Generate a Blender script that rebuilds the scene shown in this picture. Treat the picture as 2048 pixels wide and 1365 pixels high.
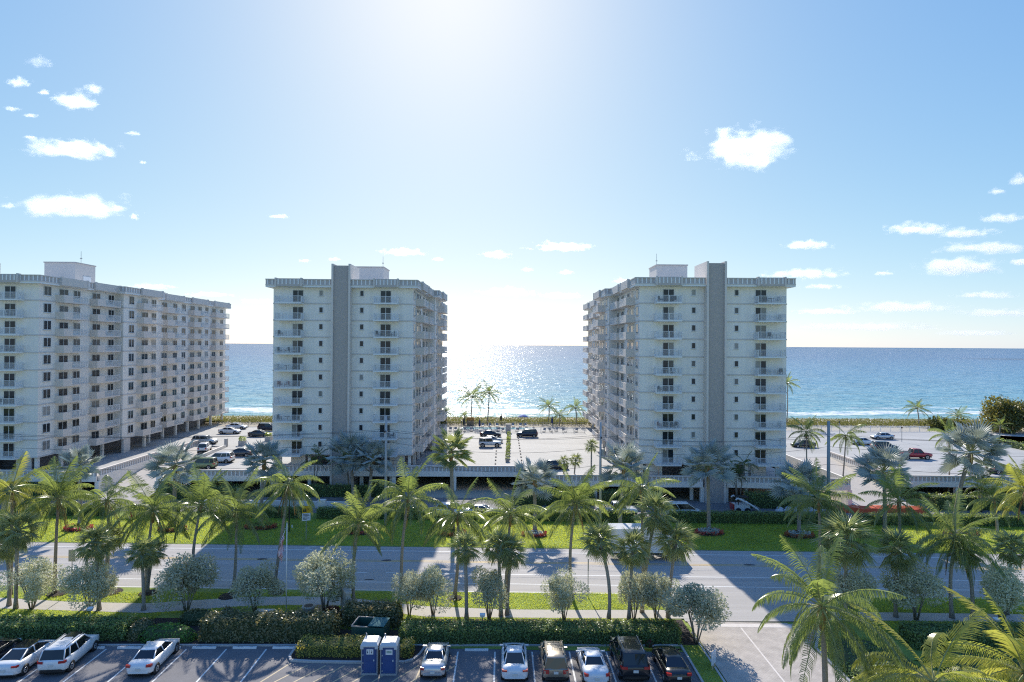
# Seaside boulevard seen from an eighth-floor balcony: three apartment towers, parking decks, palms, ocean.
import bpy, math, random
import numpy as np
from mathutils import Vector, Matrix, noise
random.seed(7); rng = np.random.default_rng(7)
S = bpy.context.scene
for o in list(bpy.data.objects): bpy.data.objects.remove(o)
COL = S.collection

# ---------------------------------------------------------------- camera
cam_d = bpy.data.cameras.new('camera'); cam_o = bpy.data.objects.new('camera', cam_d); COL.objects.link(cam_o)
cam_d.sensor_width = 36.0; cam_d.lens = 36.0*1270/2048; cam_d.clip_start = 0.5; cam_d.clip_end = 60000
yaw, pit, rol = math.radians(0.722), math.radians(0.361), math.radians(0.36)
cam_o.matrix_world = Matrix.Translation((0, 0, 23.5)) @ Matrix.Rotation(-yaw, 4, 'Z') @ Matrix.Rotation(math.pi/2+pit, 4, 'X') @ Matrix.Rotation(rol, 4, 'Z')
S.camera = cam_o
KY = 1.2095   # survey scale: depths below are noted on the plan drawing, times KY gives metres

# ---------------------------------------------------------------- sky, sun, exposure
SUN_EL, SUN_AZ = math.radians(33.5), math.radians(-5.4)   # azimuth measured from +Y towards +X
W = bpy.data.worlds.new('World'); S.world = W; W.use_nodes = True
wn = W.node_tree; wn.nodes.clear()
wo = wn.nodes.new('ShaderNodeOutputWorld'); bg = wn.nodes.new('ShaderNodeBackground'); sk = wn.nodes.new('ShaderNodeTexSky')
sk.sky_type = 'NISHITA'; sk.sun_disc = False; sk.sun_elevation = SUN_EL; sk.sun_rotation = SUN_AZ
sk.altitude = 20; sk.air_density = 0.7; sk.dust_density = 0.42; sk.ozone_density = 4.0
bg.inputs['Strength'].default_value = 0.0555
# soft shoulder over the whole sky dome (the photograph is a tone-mapped exposure)
sc_ = wn.nodes.new('ShaderNodeSeparateColor'); cc_ = wn.nodes.new('ShaderNodeCombineColor'); wn.links.new(sk.outputs['Color'], sc_.inputs[0])
for i, gm in enumerate((0.95, 0.73, 0.34)):
    a_ = wn.nodes.new('ShaderNodeMath'); a_.operation = 'MULTIPLY'; a_.inputs[1].default_value = 1/8; wn.links.new(sc_.outputs[i], a_.inputs[0])
    b_ = wn.nodes.new('ShaderNodeMath'); b_.operation = 'POWER'; b_.inputs[1].default_value = gm; wn.links.new(a_.outputs[0], b_.inputs[0])
    d_ = wn.nodes.new('ShaderNodeMath'); d_.operation = 'MULTIPLY_ADD'; d_.inputs[1].default_value = 0.42; d_.inputs[2].default_value = 1.0; wn.links.new(b_.outputs[0], d_.inputs[0])
    e_ = wn.nodes.new('ShaderNodeMath'); e_.operation = 'DIVIDE'; wn.links.new(b_.outputs[0], e_.inputs[0]); wn.links.new(d_.outputs[0], e_.inputs[1])
    c_ = wn.nodes.new('ShaderNodeMath'); c_.operation = 'MULTIPLY'; c_.inputs[1].default_value = 8*1.3; wn.links.new(e_.outputs[0], c_.inputs[0]); wn.links.new(c_.outputs[0], cc_.inputs[i])
wn.links.new(cc_.outputs[0], bg.inputs['Color']); wn.links.new(bg.outputs[0], wo.inputs['Surface'])
sl = bpy.data.lights.new('sun', 'SUN'); so = bpy.data.objects.new('sun', sl); COL.objects.link(so)
sl.energy = 2.5; sl.angle = math.radians(0.53); sl.color = (1.0, 0.93, 0.82)
sd = Vector((math.sin(SUN_AZ)*math.cos(SUN_EL), math.cos(SUN_AZ)*math.cos(SUN_EL), math.sin(SUN_EL)))
so.rotation_euler = sd.to_track_quat('Z', 'Y').to_euler(); so.location = (0, 0, 90)
S.view_settings.view_transform = 'Standard'; S.view_settings.look = 'None'
S.view_settings.exposure = 1.25; S.view_settings.gamma = 1.0; S.view_settings.use_curve_mapping = False
S.render.engine = 'CYCLES'
S.cycles.use_denoising = False; S.cycles.pixel_filter_type = 'BLACKMAN_HARRIS'; S.cycles.filter_width = 1.15
S.cycles.max_bounces = 8; S.cycles.diffuse_bounces = 3; S.cycles.glossy_bounces = 3; S.cycles.transmission_bounces = 4
S.cycles.transparent_max_bounces = 8; S.cycles.volume_bounces = 10; S.cycles.sample_clamp_indirect = 6.0

# ---------------------------------------------------------------- helpers
def tag(o, label=None, cat=None, group=None, kind=None):
    if label: o['label'] = label
    if cat: o['category'] = cat
    if group: o['group'] = group
    if kind: o['kind'] = kind
    return o
def link(name, data, parent=None, loc=None, rz=0.0, rot=None, scale=None):
    o = bpy.data.objects.new(name, data); COL.objects.link(o)
    if parent is not None: o.parent = parent
    if loc is not None: o.location = loc if parent is not None else (loc[0], loc[1]*KY, loc[2])
    if rot is not None: o.rotation_euler = rot
    elif rz: o.rotation_euler = (0, 0, rz)
    if scale is not None: o.scale = (scale,)*3 if isinstance(scale, (int, float)) else scale
    return o
def thing(name, label, cat, loc=(0, 0, 0), rz=0.0, group=None, kind=None):
    return tag(link(name, None, None, loc, rz), label, cat, group, kind)
def copy_tree(o, parent=None):
    c = o.copy(); COL.objects.link(c); c.parent = parent
    if parent is not None: c.matrix_parent_inverse = o.matrix_parent_inverse.copy()
    for ch in list(o.children): copy_tree(ch, c)
    return c
class MB:
    def __init__(s, ky=1.0): s.ky = ky; s.v = []; s.f = []; s.m = []; s.cur = 0
    def mat(s, i): s.cur = i; return s
    def face(s, pts):
        n = len(s.v); s.v += [tuple(p) for p in pts]; s.f.append(tuple(range(n, n+len(pts)))); s.m.append(s.cur); return s
    def box(s, x0, x1, y0, y1, z0, z1):
        if x0 > x1: x0, x1 = x1, x0
        if y0 > y1: y0, y1 = y1, y0
        n = len(s.v)
        s.v += [(x0,y0,z0),(x1,y0,z0),(x1,y1,z0),(x0,y1,z0),(x0,y0,z1),(x1,y0,z1),(x1,y1,z1),(x0,y1,z1)]
        for q in ((0,3,2,1),(4,5,6,7),(0,1,5,4),(1,2,6,5),(2,3,7,6),(3,0,4,7)):
            s.f.append(tuple(n+i for i in q)); s.m.append(s.cur)
        return s
    def obox(s, p, q, w, z0, z1):      # box along the segment p-q (xy), thickness w
        d = Vector((q[0]-p[0], q[1]-p[1])); L = d.length
        if L < 1e-6: return s
        n_ = Vector((-d.y, d.x))/L*w/2; n = len(s.v)
        for z in (z0, z1):
            for (a, sg) in ((p, -1), (q, -1), (q, 1), (p, 1)): s.v.append((a[0]+sg*n_.x, a[1]+sg*n_.y, z))
        for f in ((0,3,2,1),(4,5,6,7),(0,1,5,4),(1,2,6,5),(2,3,7,6),(3,0,4,7)):
            s.f.append(tuple(n+i for i in f)); s.m.append(s.cur)
        return s
    def prism(s, poly, z0, z1):        # poly: counter-clockwise xy outline
        n = len(s.v); k = len(poly)
        s.v += [(x, y, z0) for x, y in poly] + [(x, y, z1) for x, y in poly]
        s.f.append(tuple(n+k+i for i in range(k))); s.m.append(s.cur)
        s.f.append(tuple(n+k-1-i for i in range(k))); s.m.append(s.cur)
        for i in range(k):
            j = (i+1) % k; s.f.append((n+i, n+j, n+k+j, n+k+i)); s.m.append(s.cur)
        return s
    def rings(s, rs, cap=True, close=True):   # loft through rings of equal length
        k = len(rs[0]); n = len(s.v)
        for r in rs: s.v += [tuple(p) for p in r]
        for a in range(len(rs)-1):
            for i in range(k if close else k-1):
                j = (i+1) % k
                s.f.append((n+a*k+i, n+a*k+j, n+(a+1)*k+j, n+(a+1)*k+i)); s.m.append(s.cur)
        if cap:
            s.f.append(tuple(n+i for i in reversed(range(k)))); s.m.append(s.cur)
            s.f.append(tuple(n+(len(rs)-1)*k+i for i in range(k))); s.m.append(s.cur)
        return s
    def tube(s, path, radii, n=8, cap=True):
        rs = []; up = Vector((0, 0, 1)); P = [Vector(p) for p in path]
        if isinstance(radii, (int, float)): radii = [radii]*len(P)
        for i, p in enumerate(P):
            t = (P[min(i+1, len(P)-1)] - P[max(i-1, 0)]).normalized()
            a = t.cross(Vector((1, 0, 0)) if abs(t.x) < 0.8 else up).normalized(); b = t.cross(a).normalized()
            rs.append([p + (a*math.cos(2*math.pi*k/n) + b*math.sin(2*math.pi*k/n))*radii[i] for k in range(n)])
        return s.rings(rs, cap)
    def cyl(s, c, r0, r1, z0, z1, n=12):
        return s.rings([[(c[0]+r*math.cos(2*math.pi*k/n), c[1]+r*math.sin(2*math.pi*k/n), z) for k in range(n)] for r, z in ((r0, z0), (r1, z1))])
    def mesh(s, name, mats, smooth=False):
        me = bpy.data.meshes.new(name); me.from_pydata(s.v if s.ky == 1.0 else [(q[0], q[1]*s.ky, q[2]) for q in s.v], [], s.f)
        for m in (mats if isinstance(mats, (list, tuple)) else [mats]): me.materials.append(m)
        if any(s.m): me.polygons.foreach_set('material_index', s.m)
        if smooth: me.polygons.foreach_set('use_smooth', [True]*len(s.f))
        me.update(); return me
    def build(s, name, mats, parent=None, loc=None, rz=0.0, smooth=False, **k):
        if loc is None and (parent is None or parent.get('kind') == 'structure'): s.ky = KY      # outline given on the plan
        return link(name, s.mesh(name, mats, smooth), parent, loc, rz, **k)
def bevel(o, w=0.02, seg=2):
    m = o.modifiers.new('bevel', 'BEVEL'); m.width = w; m.segments = seg; m.limit_method = 'ANGLE'; return o
def fast_mesh(name, verts, nf, k, mats, mi=None, smooth=False):   # numpy: consecutive k-gons
    me = bpy.data.meshes.new(name); n = len(verts)
    me.vertices.add(n); me.vertices.foreach_set('co', np.ascontiguousarray(verts, dtype=np.float32).ravel())
    me.loops.add(nf*k); me.loops.foreach_set('vertex_index', np.arange(nf*k, dtype=np.int32))
    me.polygons.add(nf); me.polygons.foreach_set('loop_start', np.arange(0, nf*k, k, dtype=np.int32))
    me.polygons.foreach_set('loop_total', np.full(nf, k, dtype=np.int32))
    for m in (mats if isinstance(mats, (list, tuple)) else [mats]): me.materials.append(m)
    if mi is not None: me.polygons.foreach_set('material_index', np.asarray(mi, dtype=np.int32))
    me.update(calc_edges=True); me.validate(); return me
def leaf_quads(c, nrm, L, Wd, jit=0.9, flat=None):
    """c: Nx3 centres, nrm: Nx3 outward hints, leaves of length L, width Wd -> verts of N quads (a kite)"""
    N = len(c); a = nrm + jit*rng.normal(size=(N, 3)); a /= np.linalg.norm(a, axis=1)[:, None]+1e-9
    if flat is not None:      # leaves lying along the clipped surface, a little ruffled
        nn = nrm/(np.linalg.norm(nrm, axis=1)[:, None]+1e-9) + flat*rng.normal(size=(N, 3)); a = np.cross(nn, rng.normal(size=(N, 3))); a /= np.linalg.norm(a, axis=1)[:, None]+1e-9
        r = nn
    else: r = rng.normal(size=(N, 3))
    b = np.cross(a, r); b /= np.linalg.norm(b, axis=1)[:, None]+1e-9
    sc = rng.uniform(0.7, 1.3, (N, 1)); a = a*L*sc/2; b = b*Wd*sc/2
    v = np.stack([c-a, c+b-a*0.1, c+a, c-b-a*0.1], axis=1); return v.reshape(-1, 3)

# ---------------------------------------------------------------- materials
MATS = {}
def mat(name, col, rough=0.7, metal=0.0, spec=0.5, var=0.0, vscale=3.0, bump=0.0, bscale=20.0, coat=0.0, rand=0.0, stretch=None, var2=0.0, v2scale=0.3):
    if name in MATS: return MATS[name]
    m = bpy.data.materials.new(name); m.use_nodes = True; nt = m.node_tree; N, Lk = nt.nodes, nt.links
    p = N['Principled BSDF']; p.inputs['Roughness'].default_value = rough; p.inputs['Metallic'].default_value = metal
    p.inputs['Specular IOR Level'].default_value = spec; p.inputs['Coat Weight'].default_value = coat; p.inputs['Coat Roughness'].default_value = 0.05
    p.inputs['Base Color'].default_value = (*col, 1)
    cur = None
    def coords():
        g = N.new('ShaderNodeNewGeometry'); out = g.outputs['Position']
        if stretch:
            mp = N.new('ShaderNodeMapping'); mp.inputs['Scale'].default_value = stretch; Lk.new(out, mp.inputs['Vector']); out = mp.outputs[0]
        return out
    for amt, scl in ((var, vscale), (var2, v2scale)):
        if amt:
            n = N.new('ShaderNodeTexNoise'); n.inputs['Scale'].default_value = scl; n.inputs['Detail'].default_value = 6; n.inputs['Roughness'].default_value = 0.65
            Lk.new(coords(), n.inputs['Vector'])
            mr = N.new('ShaderNodeMapRange'); mr.inputs['From Min'].default_value = 0.25; mr.inputs['From Max'].default_value = 0.75
            mr.inputs['To Min'].default_value = 1-amt; mr.inputs['To Max'].default_value = 1+amt; Lk.new(n.outputs['Fac'], mr.inputs['Value'])
            mx = N.new('ShaderNodeMix'); mx.data_type = 'RGBA'; mx.blend_type = 'MULTIPLY'; mx.inputs[0].default_value = 1
            if cur is None: mx.inputs[6].default_value = (*col, 1)
            else: Lk.new(cur, mx.inputs[6])
            Lk.new(mr.outputs[0], mx.inputs[7]); cur = mx.outputs[2]
    if rand:
        oi = N.new('ShaderNodeObjectInfo'); mr = N.new('ShaderNodeMapRange'); mr.inputs['To Min'].default_value = 1-rand; mr.inputs['To Max'].default_value = 1+rand
        Lk.new(oi.outputs['Random'], mr.inputs['Value'])
        mx = N.new('ShaderNodeMix'); mx.data_type = 'RGBA'; mx.blend_type = 'MULTIPLY'; mx.inputs[0].default_value = 1
        if cur is None: mx.inputs[6].default_value = (*col, 1)
        else: Lk.new(cur, mx.inputs[6])
        Lk.new(mr.outputs[0], mx.inputs[7]); cur = mx.outputs[2]
    if cur is not None: Lk.new(cur, p.inputs['Base Color'])
    if bump:
        n = N.new('ShaderNodeTexNoise'); n.inputs['Scale'].default_value = bscale; n.inputs['Detail'].default_value = 5; Lk.new(coords(), n.inputs['Vector'])
        b = N.new('ShaderNodeBump'); b.inputs['Strength'].default_value = bump; b.inputs['Distance'].default_value = 0.05
        Lk.new(n.outputs['Fac'], b.inputs['Height']); Lk.new(b.outputs[0], p.inputs['Normal'])
    MATS[name] = m; return m
def leafmat(name, col, trans, tw=0.45, rough=0.45, var=0.35, spec=0.5, hue=0.0, vscale=1.5):
    """two-sided leaf: glossy skin mixed with light shining through"""
    m = bpy.data.materials.new(name); m.use_nodes = True; nt = m.node_tree; N, Lk = nt.nodes, nt.links
    p = N['Principled BSDF']; p.inputs['Roughness'].default_value = rough; p.inputs['Specular IOR Level'].default_value = spec
    t = N.new('ShaderNodeBsdfTranslucent'); mix = N.new('ShaderNodeMixShader'); mix.inputs[0].default_value = tw
    g = N.new('ShaderNodeNewGeometry'); oi = N.new('ShaderNodeObjectInfo')
    n = N.new('ShaderNodeTexNoise'); n.inputs['Scale'].default_value = vscale; n.inputs['Detail'].default_value = 3; Lk.new(g.outputs['Position'], n.inputs['Vector'])
    ad = N.new('ShaderNodeMath'); ad.operation = 'ADD'; Lk.new(g.outputs['Random Per Island'], ad.inputs[0]); Lk.new(n.outputs['Fac'], ad.inputs[1])
    ad2 = N.new('ShaderNodeMath'); ad2.operation = 'ADD'; Lk.new(ad.outputs[0], ad2.inputs[0]); Lk.new(oi.outputs['Random'], ad2.inputs[1])
    mr = N.new('ShaderNodeMapRange'); mr.inputs['From Max'].default_value = 2.5; mr.inputs['To Min'].default_value = 1-var; mr.inputs['To Max'].default_value = 1+var; Lk.new(ad2.outputs[0], mr.inputs['Value'])
    for c, sh in ((col, p.inputs['Base Color']), (trans, t.inputs['Color'])):
        hs = N.new('ShaderNodeHueSaturation'); hs.inputs['Color'].default_value = (*c, 1); Lk.new(mr.outputs[0], hs.inputs['Value'])
        if hue:
            m2 = N.new('ShaderNodeMapRange'); m2.inputs['From Max'].default_value = 2.5; m2.inputs['To Min'].default_value = 0.5+hue; m2.inputs['To Max'].default_value = 0.5-hue
            Lk.new(ad2.outputs[0], m2.inputs['Value']); Lk.new(m2.outputs[0], hs.inputs['Hue'])
        Lk.new(hs.outputs[0], sh)
    Lk.new(p.outputs[0], mix.inputs[1]); Lk.new(t.outputs[0], mix.inputs[2]); Lk.new(mix.outputs[0], N['Material Output'].inputs['Surface'])
    MATS[name] = m; return m
def glassmat(name, dark, light, share, rough=0.06):
    """window glass: most panes show a dark room, some a pale curtain"""
    m = bpy.data.materials.new(name); m.use_nodes = True; nt = m.node_tree; N, Lk = nt.nodes, nt.links
    p = N['Principled BSDF']; p.inputs['Roughness'].default_value = rough; p.inputs['Specular IOR Level'].default_value = 0.35
    oi = N.new('ShaderNodeObjectInfo'); r = N.new('ShaderNodeValToRGB'); e = r.color_ramp.elements
    e[0].position = 0; e[0].color = (*dark, 1); e[1].position = 1.0; e[1].color = (*light, 1)
    a = r.color_ramp.elements.new(1-share); a.color = (dark[0]*1.8, dark[1]*1.7, dark[2]*1.6, 1); b = r.color_ramp.elements.new(min(0.99, 1-share*0.6)); b.color = tuple(x*0.55 for x in light)+(1,)
    Lk.new(oi.outputs['Random'], r.inputs[0]); Lk.new(r.outputs[0], p.inputs['Base Color']); MATS[name] = m; return m

WALL = mat('white_stucco', (0.88, 0.825, 0.755), 0.85, var=0.075, vscale=1.4, var2=0.05, v2scale=0.22, stretch=(1, 1, 0.08))
WALL2 = mat('beige_stucco', (0.72, 0.65, 0.59), 0.85, var=0.05, vscale=0.8)
FINGREY = mat('grey_pebble_render', (0.46, 0.41, 0.375), 0.95, var=0.14, vscale=5, bump=0.6, bscale=14)
TRIM = mat('white_trim', (0.80, 0.80, 0.79), 0.6)
BAND = mat('grey_band', (0.66, 0.61, 0.565), 0.85, var=0.06, vscale=1.0)
RECESS = mat('recess_shade_grey', (0.52, 0.475, 0.45), 0.9, var=0.05)  # shade of the parapet recesses put into the grey; tank-house coping shares it
GLASS = glassmat('window_glass', (0.018, 0.024, 0.032), (0.34, 0.335, 0.32), 0.26)
FRAME = mat('window_frame', (0.66, 0.66, 0.65), 0.5)
RAIL = mat('white_railing', (0.78, 0.78, 0.78), 0.5)
DECK = mat('concrete_deck', (0.39, 0.388, 0.382), 0.8, var=0.16, vscale=0.22, var2=0.10, v2scale=1.6, stretch=(0.35, 1, 1))
CONC = mat('grey_concrete', (0.48, 0.465, 0.45), 0.85, var=0.10, vscale=1.2, bump=0.2, bscale=10)
DARKIN = mat('garage_shade_grey', (0.22, 0.22, 0.24), 0.9)  # darkness of the garages put into the wall colour
ROAD = mat('weathered_asphalt', (0.42, 0.395, 0.37), 0.85, var=0.15, vscale=0.9, var2=0.07, v2scale=6, stretch=(0.06, 1, 1))
LOT = mat('dark_asphalt', (0.17, 0.165, 0.175), 0.8, var=0.15, vscale=0.7, var2=0.2, v2scale=25, bump=0.3, bscale=50)
DRIVE = mat('service_asphalt', (0.22, 0.21, 0.21), 0.85, var=0.1, vscale=0.8, bump=0.2, bscale=40)
WALK = mat('sidewalk_concrete', (0.48, 0.45, 0.42), 0.85, var=0.06, vscale=1.5, bump=0.2, bscale=25)
PAINT = mat('white_road_paint', (0.72, 0.72, 0.70), 0.7, var=0.2, vscale=6)
YPAINT = mat('yellow_road_paint', (0.62, 0.42, 0.14), 0.7, var=0.2, vscale=6)
OPAINT = mat('faded_yellow_paint', (0.50, 0.40, 0.26), 0.7, var=0.2, vscale=6)
SOIL = mat('mulch', (0.045, 0.032, 0.028), 0.95, var=0.4, vscale=9, bump=0.8, bscale=30)
SAND = mat('sand', (0.50, 0.44, 0.34), 0.95, var=0.08, vscale=1.0, bump=0.3, bscale=5)
TRUNK = mat('palm_trunk', (0.36, 0.305, 0.25), 0.9, var=0.28, vscale=5, bump=0.8, bscale=10, stretch=(1, 1, 4), rand=0.15)
BARK = mat('grey_bark', (0.26, 0.225, 0.18), 0.9, var=0.3, vscale=6, bump=0.6, bscale=14)
SHAFT = mat('palm_boots', (0.34, 0.19, 0.07), 0.7, var=0.45, vscale=6, stretch=(1, 1, 0.5), bump=0.7, bscale=12)
COCO = leafmat('coconut_leaf', (0.125, 0.17, 0.068), (0.32, 0.40, 0.085), 0.44, 0.27, 0.6, 1.0, hue=0.02)
YELLO = leafmat('golden_leaf', (0.21, 0.24, 0.055), (0.52, 0.54, 0.09), 0.45, 0.3, 0.4, 0.8, hue=0.03)
BISM = leafmat('bismarck_leaf', (0.52, 0.56, 0.53), (0.46, 0.50, 0.40), 0.3, 0.5, 0.25, 0.5)
SABAL = leafmat('cabbage_palm_leaf', (0.28, 0.32, 0.18), (0.55, 0.60, 0.24), 0.48, 0.3, 0.5, 1.0, hue=0.02)
AREC = leafmat('dark_palm_leaf', (0.08, 0.125, 0.05), (0.18, 0.26, 0.06), 0.38, 0.4, 0.4, 0.5)
DEAD = leafmat('dead_frond', (0.22, 0.14, 0.07), (0.25, 0.15, 0.06), 0.3, 0.7, 0.4, 0.2)
NUT = mat('coconut_husk', (0.22, 0.24, 0.06), 0.5, var=0.3, vscale=4)
RACHIS = mat('leaf_stalk', (0.30, 0.30, 0.12), 0.45, var=0.2, vscale=2)
SILV = leafmat('silver_buttonwood_leaf', (0.60, 0.60, 0.45), (0.56, 0.57, 0.36), 0.38, 0.5, 0.35, 0.4)
HEDG = leafmat('hedge_leaf', (0.165, 0.235, 0.085), (0.44, 0.52, 0.11), 0.42, 0.4, 0.4, 0.5)
COCP = leafmat('cocoplum_leaf', (0.20, 0.195, 0.095), (0.42, 0.36, 0.12), 0.32, 0.35, 0.5, 0.5, hue=0.06)
YHED = leafmat('golden_hedge_leaf', (0.42, 0.38, 0.08), (0.7, 0.6, 0.09), 0.4, 0.4, 0.4, 0.4, hue=0.02)
FERN = leafmat('bright_shrub_leaf', (0.10, 0.23, 0.05), (0.2, 0.36, 0.05), 0.35, 0.45, 0.35, 0.4)
REDL = leafmat('croton_leaf', (0.18, 0.045, 0.03), (0.32, 0.09, 0.04), 0.3, 0.4, 0.5, 0.5, hue=0.06)
FLOW = leafmat('flower_petal', (0.50, 0.16, 0.07), (0.5, 0.16, 0.08), 0.3, 0.5, 0.5, 0.4, hue=0.07)
GRAPE = leafmat('seagrape_leaf', (0.085, 0.10, 0.03), (0.28, 0.27, 0.05), 0.35, 0.4, 0.45, 0.5, hue=0.03)
GRASSM = leafmat('grass_blade', (0.23, 0.31, 0.04), (0.64, 0.72, 0.10), 0.5, 0.5, 0.45, 0.3, hue=0.025, vscale=0.35)
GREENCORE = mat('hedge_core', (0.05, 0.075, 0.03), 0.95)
LAWN = mat('lawn_soil', (0.24, 0.31, 0.06), 0.95, var=0.3, vscale=0.35, var2=0.2, v2scale=14, bump=0.6, bscale=30)
DUNE = leafmat('dune_grass_blade', (0.13, 0.13, 0.04), (0.30, 0.30, 0.08), 0.35, 0.6, 0.35, 0.3)
BLACK = mat('black_plastic', (0.02, 0.02, 0.022), 0.5)
TYRE = mat('tyre_rubber', (0.018, 0.018, 0.019), 0.8)
RIM = mat('alloy_rim', (0.55, 0.56, 0.58), 0.3, metal=0.9)
CGLASS = mat('car_glass', (0.012, 0.016, 0.022), 0.05, spec=0.8)
REDLAMP = mat('red_lamp', (0.42, 0.02, 0.02), 0.15, spec=0.6, coat=0.5)
HEADL = mat('clear_lamp', (0.6, 0.62, 0.65), 0.1, coat=1.0)
PLATE = mat('licence_plate', (0.65, 0.66, 0.64), 0.4)
STEEL = mat('galvanised_steel', (0.42, 0.43, 0.44), 0.45, metal=0.6)
POLEC = mat('concrete_pole', (0.46, 0.45, 0.44), 0.85, var=0.08, vscale=3)
WIRE = mat('black_wire', (0.025, 0.025, 0.03), 0.6)

# ---------------------------------------------------------------- setting: land, roads, sea, clouds
def struct(mb, name, m, smooth=False): return tag(mb.build(name, m, smooth=smooth), kind='structure')
SL = -0.026                                     # the boulevard runs very slightly askew
def ry(x, y0): return y0 + SL*x
def strip(name, m, x0, x1, ya, yb, z, n=1):
    mb = MB(); xs = [x0+(x1-x0)*i/n for i in range(n+1)]
    for a, b in zip(xs, xs[1:]): mb.face([(a, ry(a, ya), z), (b, ry(b, ya), z), (b, ry(b, yb), z), (a, ry(a, yb), z)])
    return struct(mb, name, m)
mb = MB(); mb.face([(-420, -60, -0.02), (420, -60, -0.02), (420, 80, -0.02), (-420, 80, -0.02)]); struct(mb, 'ground', LAWN)
road = strip('road', ROAD, -260, 260, 49.9, 60.84, 0.02, 1)
ROADLINES = MB
def line(name, x0, x1, y, w=0.13, m=None, z=0.026):
    b = MB(); b.face([(x0, ry(x0, y-w/2), z), (x1, ry(x1, y-w/2), z), (x1, ry(x1, y+w/2), z), (x0, ry(x0, y+w/2), z)])
    return b.build(name, m or PAINT, road)
line('edge_line', -200, 200, 59.6); line('centre_line', -200, 200, 56.98, 0.12, YPAINT); line('centre_line', -200, 200, 56.68, 0.12, YPAINT)
line('lane_line', -7, 200, 53.86); line('edge_line', -200, 200, 51.73); line('edge_line', -200, 17, 50.05, 0.12); line('edge_line', 27, 200, 50.05, 0.12)
for k in range(20): line('lane_dash', -66+k*3.0, -64.9+k*3.0, 53.86)
for (cx, cy, s) in ((-15.4, 50.95, 1), (-22.2, 60.1, -1), (40.5, 50.95, 1)):
    b = MB()
    for sg in (1, -1):
        b.face([(cx+s*0.55, ry(cx, cy)-0.07, 0.027), (cx+s*0.55, ry(cx, cy)+0.07, 0.027), (cx-s*0.55, ry(cx, cy)+sg*0.52+0.07, 0.027+0.0005*sg), (cx-s*0.55, ry(cx, cy)+sg*0.52-0.07, 0.027+0.0005*sg)])
    b.build('bike_lane_chevron', PAINT, road)
tm = mat('tar_patch', (0.05, 0.05, 0.052), 0.7)
for (x, y, L, w) in ((-26.2, 56.9, 1.5, 0.28), (-12.6, 57.0, 1.4, 0.25), (-16.6, 52.2, 0.5, 0.25), (-15.0, 52.1, 0.7, 0.2), (-13.3, 52.3, 1.1, 0.14), (26.5, 57.0, 1.6, 0.25)):
    b = MB(); b.face([(x+L*0.5*math.cos(a)*random.uniform(0.7, 1), ry(x, y)+w*math.sin(a)*random.uniform(0.6, 1), 0.031) for a in [k*math.pi/6 for k in range(12)]]); b.build('tar_patch', tm, road)
strip('lawn', LAWN, -260, 260, 60.84, 72.5, 0.045)
strip('lawn', LAWN, -260, 15.4, 40.6, 49.9, 0.04); strip('lawn', LAWN, 27.2, 260, 40.0, 49.9, 0.04)
# winding pavement on the near side
pts_t = [(-120, 50.2), (-60, 49.2), (-45.8, 48.7), (-38.8, 47.95), (-32, 47.7), (-28, 48.3), (-24.1, 48.85), (-19, 49.05), (-14.5, 48.83), (-10, 47.9), (-6.9, 47.24), (-0.2, 46.7), (6, 46.6), (16.2, 46.6)]
pts_b = [(-120, 48.5), (-60, 47.4), (-43.9, 46.75), (-37.6, 46.4), (-31, 46.0), (-27, 46.6), (-23.3, 47.2), (-19, 47.45), (-14.1, 47.3), (-10, 46.2), (-6.6, 45.43), (-0.2, 45.3), (6, 45.2), (16.2, 45.15)]
b = MB()
for i in range(len(pts_t)-1): b.face([(*pts_b[i], 0.055), (*pts_b[i+1], 0.055), (*pts_t[i+1], 0.055), (*pts_t[i], 0.055)])
struct(b, 'pavement', WALK)
b = MB(); b.face([(27, 45.0, 0.055), (260, 39.0, 0.055), (260, 40.4, 0.055), (27, 46.4, 0.055)]); struct(b, 'pavement', WALK)
# paved driveway with its apron
b = MB(); b.face([(15.6, 44.7, 0.05), (27.1, 44.7, 0.05), (28.6, 47.0, 0.05), (30.5, ry(30, 49.95), 0.05), (14.2, ry(14, 49.95), 0.05), (15.7, 47.0, 0.05)]); struct(b, 'driveway_apron', ROAD)
PAV = bpy.data.materials.new('brick_pavers'); PAV.use_nodes = True
nt = PAV.node_tree; N, Lk = nt.nodes, nt.links; p = N['Principled BSDF']; p.inputs['Roughness'].default_value = 0.85
g = N.new('ShaderNodeNewGeometry'); br = N.new('ShaderNodeTexBrick'); Lk.new(g.outputs['Position'], br.inputs['Vector'])
br.inputs['Scale'].default_value = 1.0; br.inputs['Brick Width'].default_value = 0.24; br.inputs['Row Height'].default_value = 0.12; br.inputs['Mortar Size'].default_value = 0.008
br.inputs['Color1'].default_value = (0.52, 0.465, 0.405, 1); br.inputs['Color2'].default_value = (0.45, 0.40, 0.35, 1); br.inputs['Mortar'].default_value = (0.36, 0.31, 0.28, 1)
nz = N.new('ShaderNodeTexNoise'); nz.inputs['Scale'].default_value = 0.9; nz.inputs['Detail'].default_value = 5; Lk.new(g.outputs['Position'], nz.inputs['Vector'])
mr = N.new('ShaderNodeMapRange'); mr.inputs['From Min'].default_value = 0.3; mr.inputs['From Max'].default_value = 0.7; mr.inputs['To Min'].default_value = 0.85; mr.inputs['To Max'].default_value = 1.15; Lk.new(nz.outputs['Fac'], mr.inputs['Value'])
mx = N.new('ShaderNodeMix'); mx.data_type = 'RGBA'; mx.blend_type = 'MULTIPLY'; mx.inputs[0].default_value = 1; Lk.new(br.outputs['Color'], mx.inputs[6]); Lk.new(mr.outputs[0], mx.inputs[7]); Lk.new(mx.outputs[2], p.inputs['Base Color'])
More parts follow.
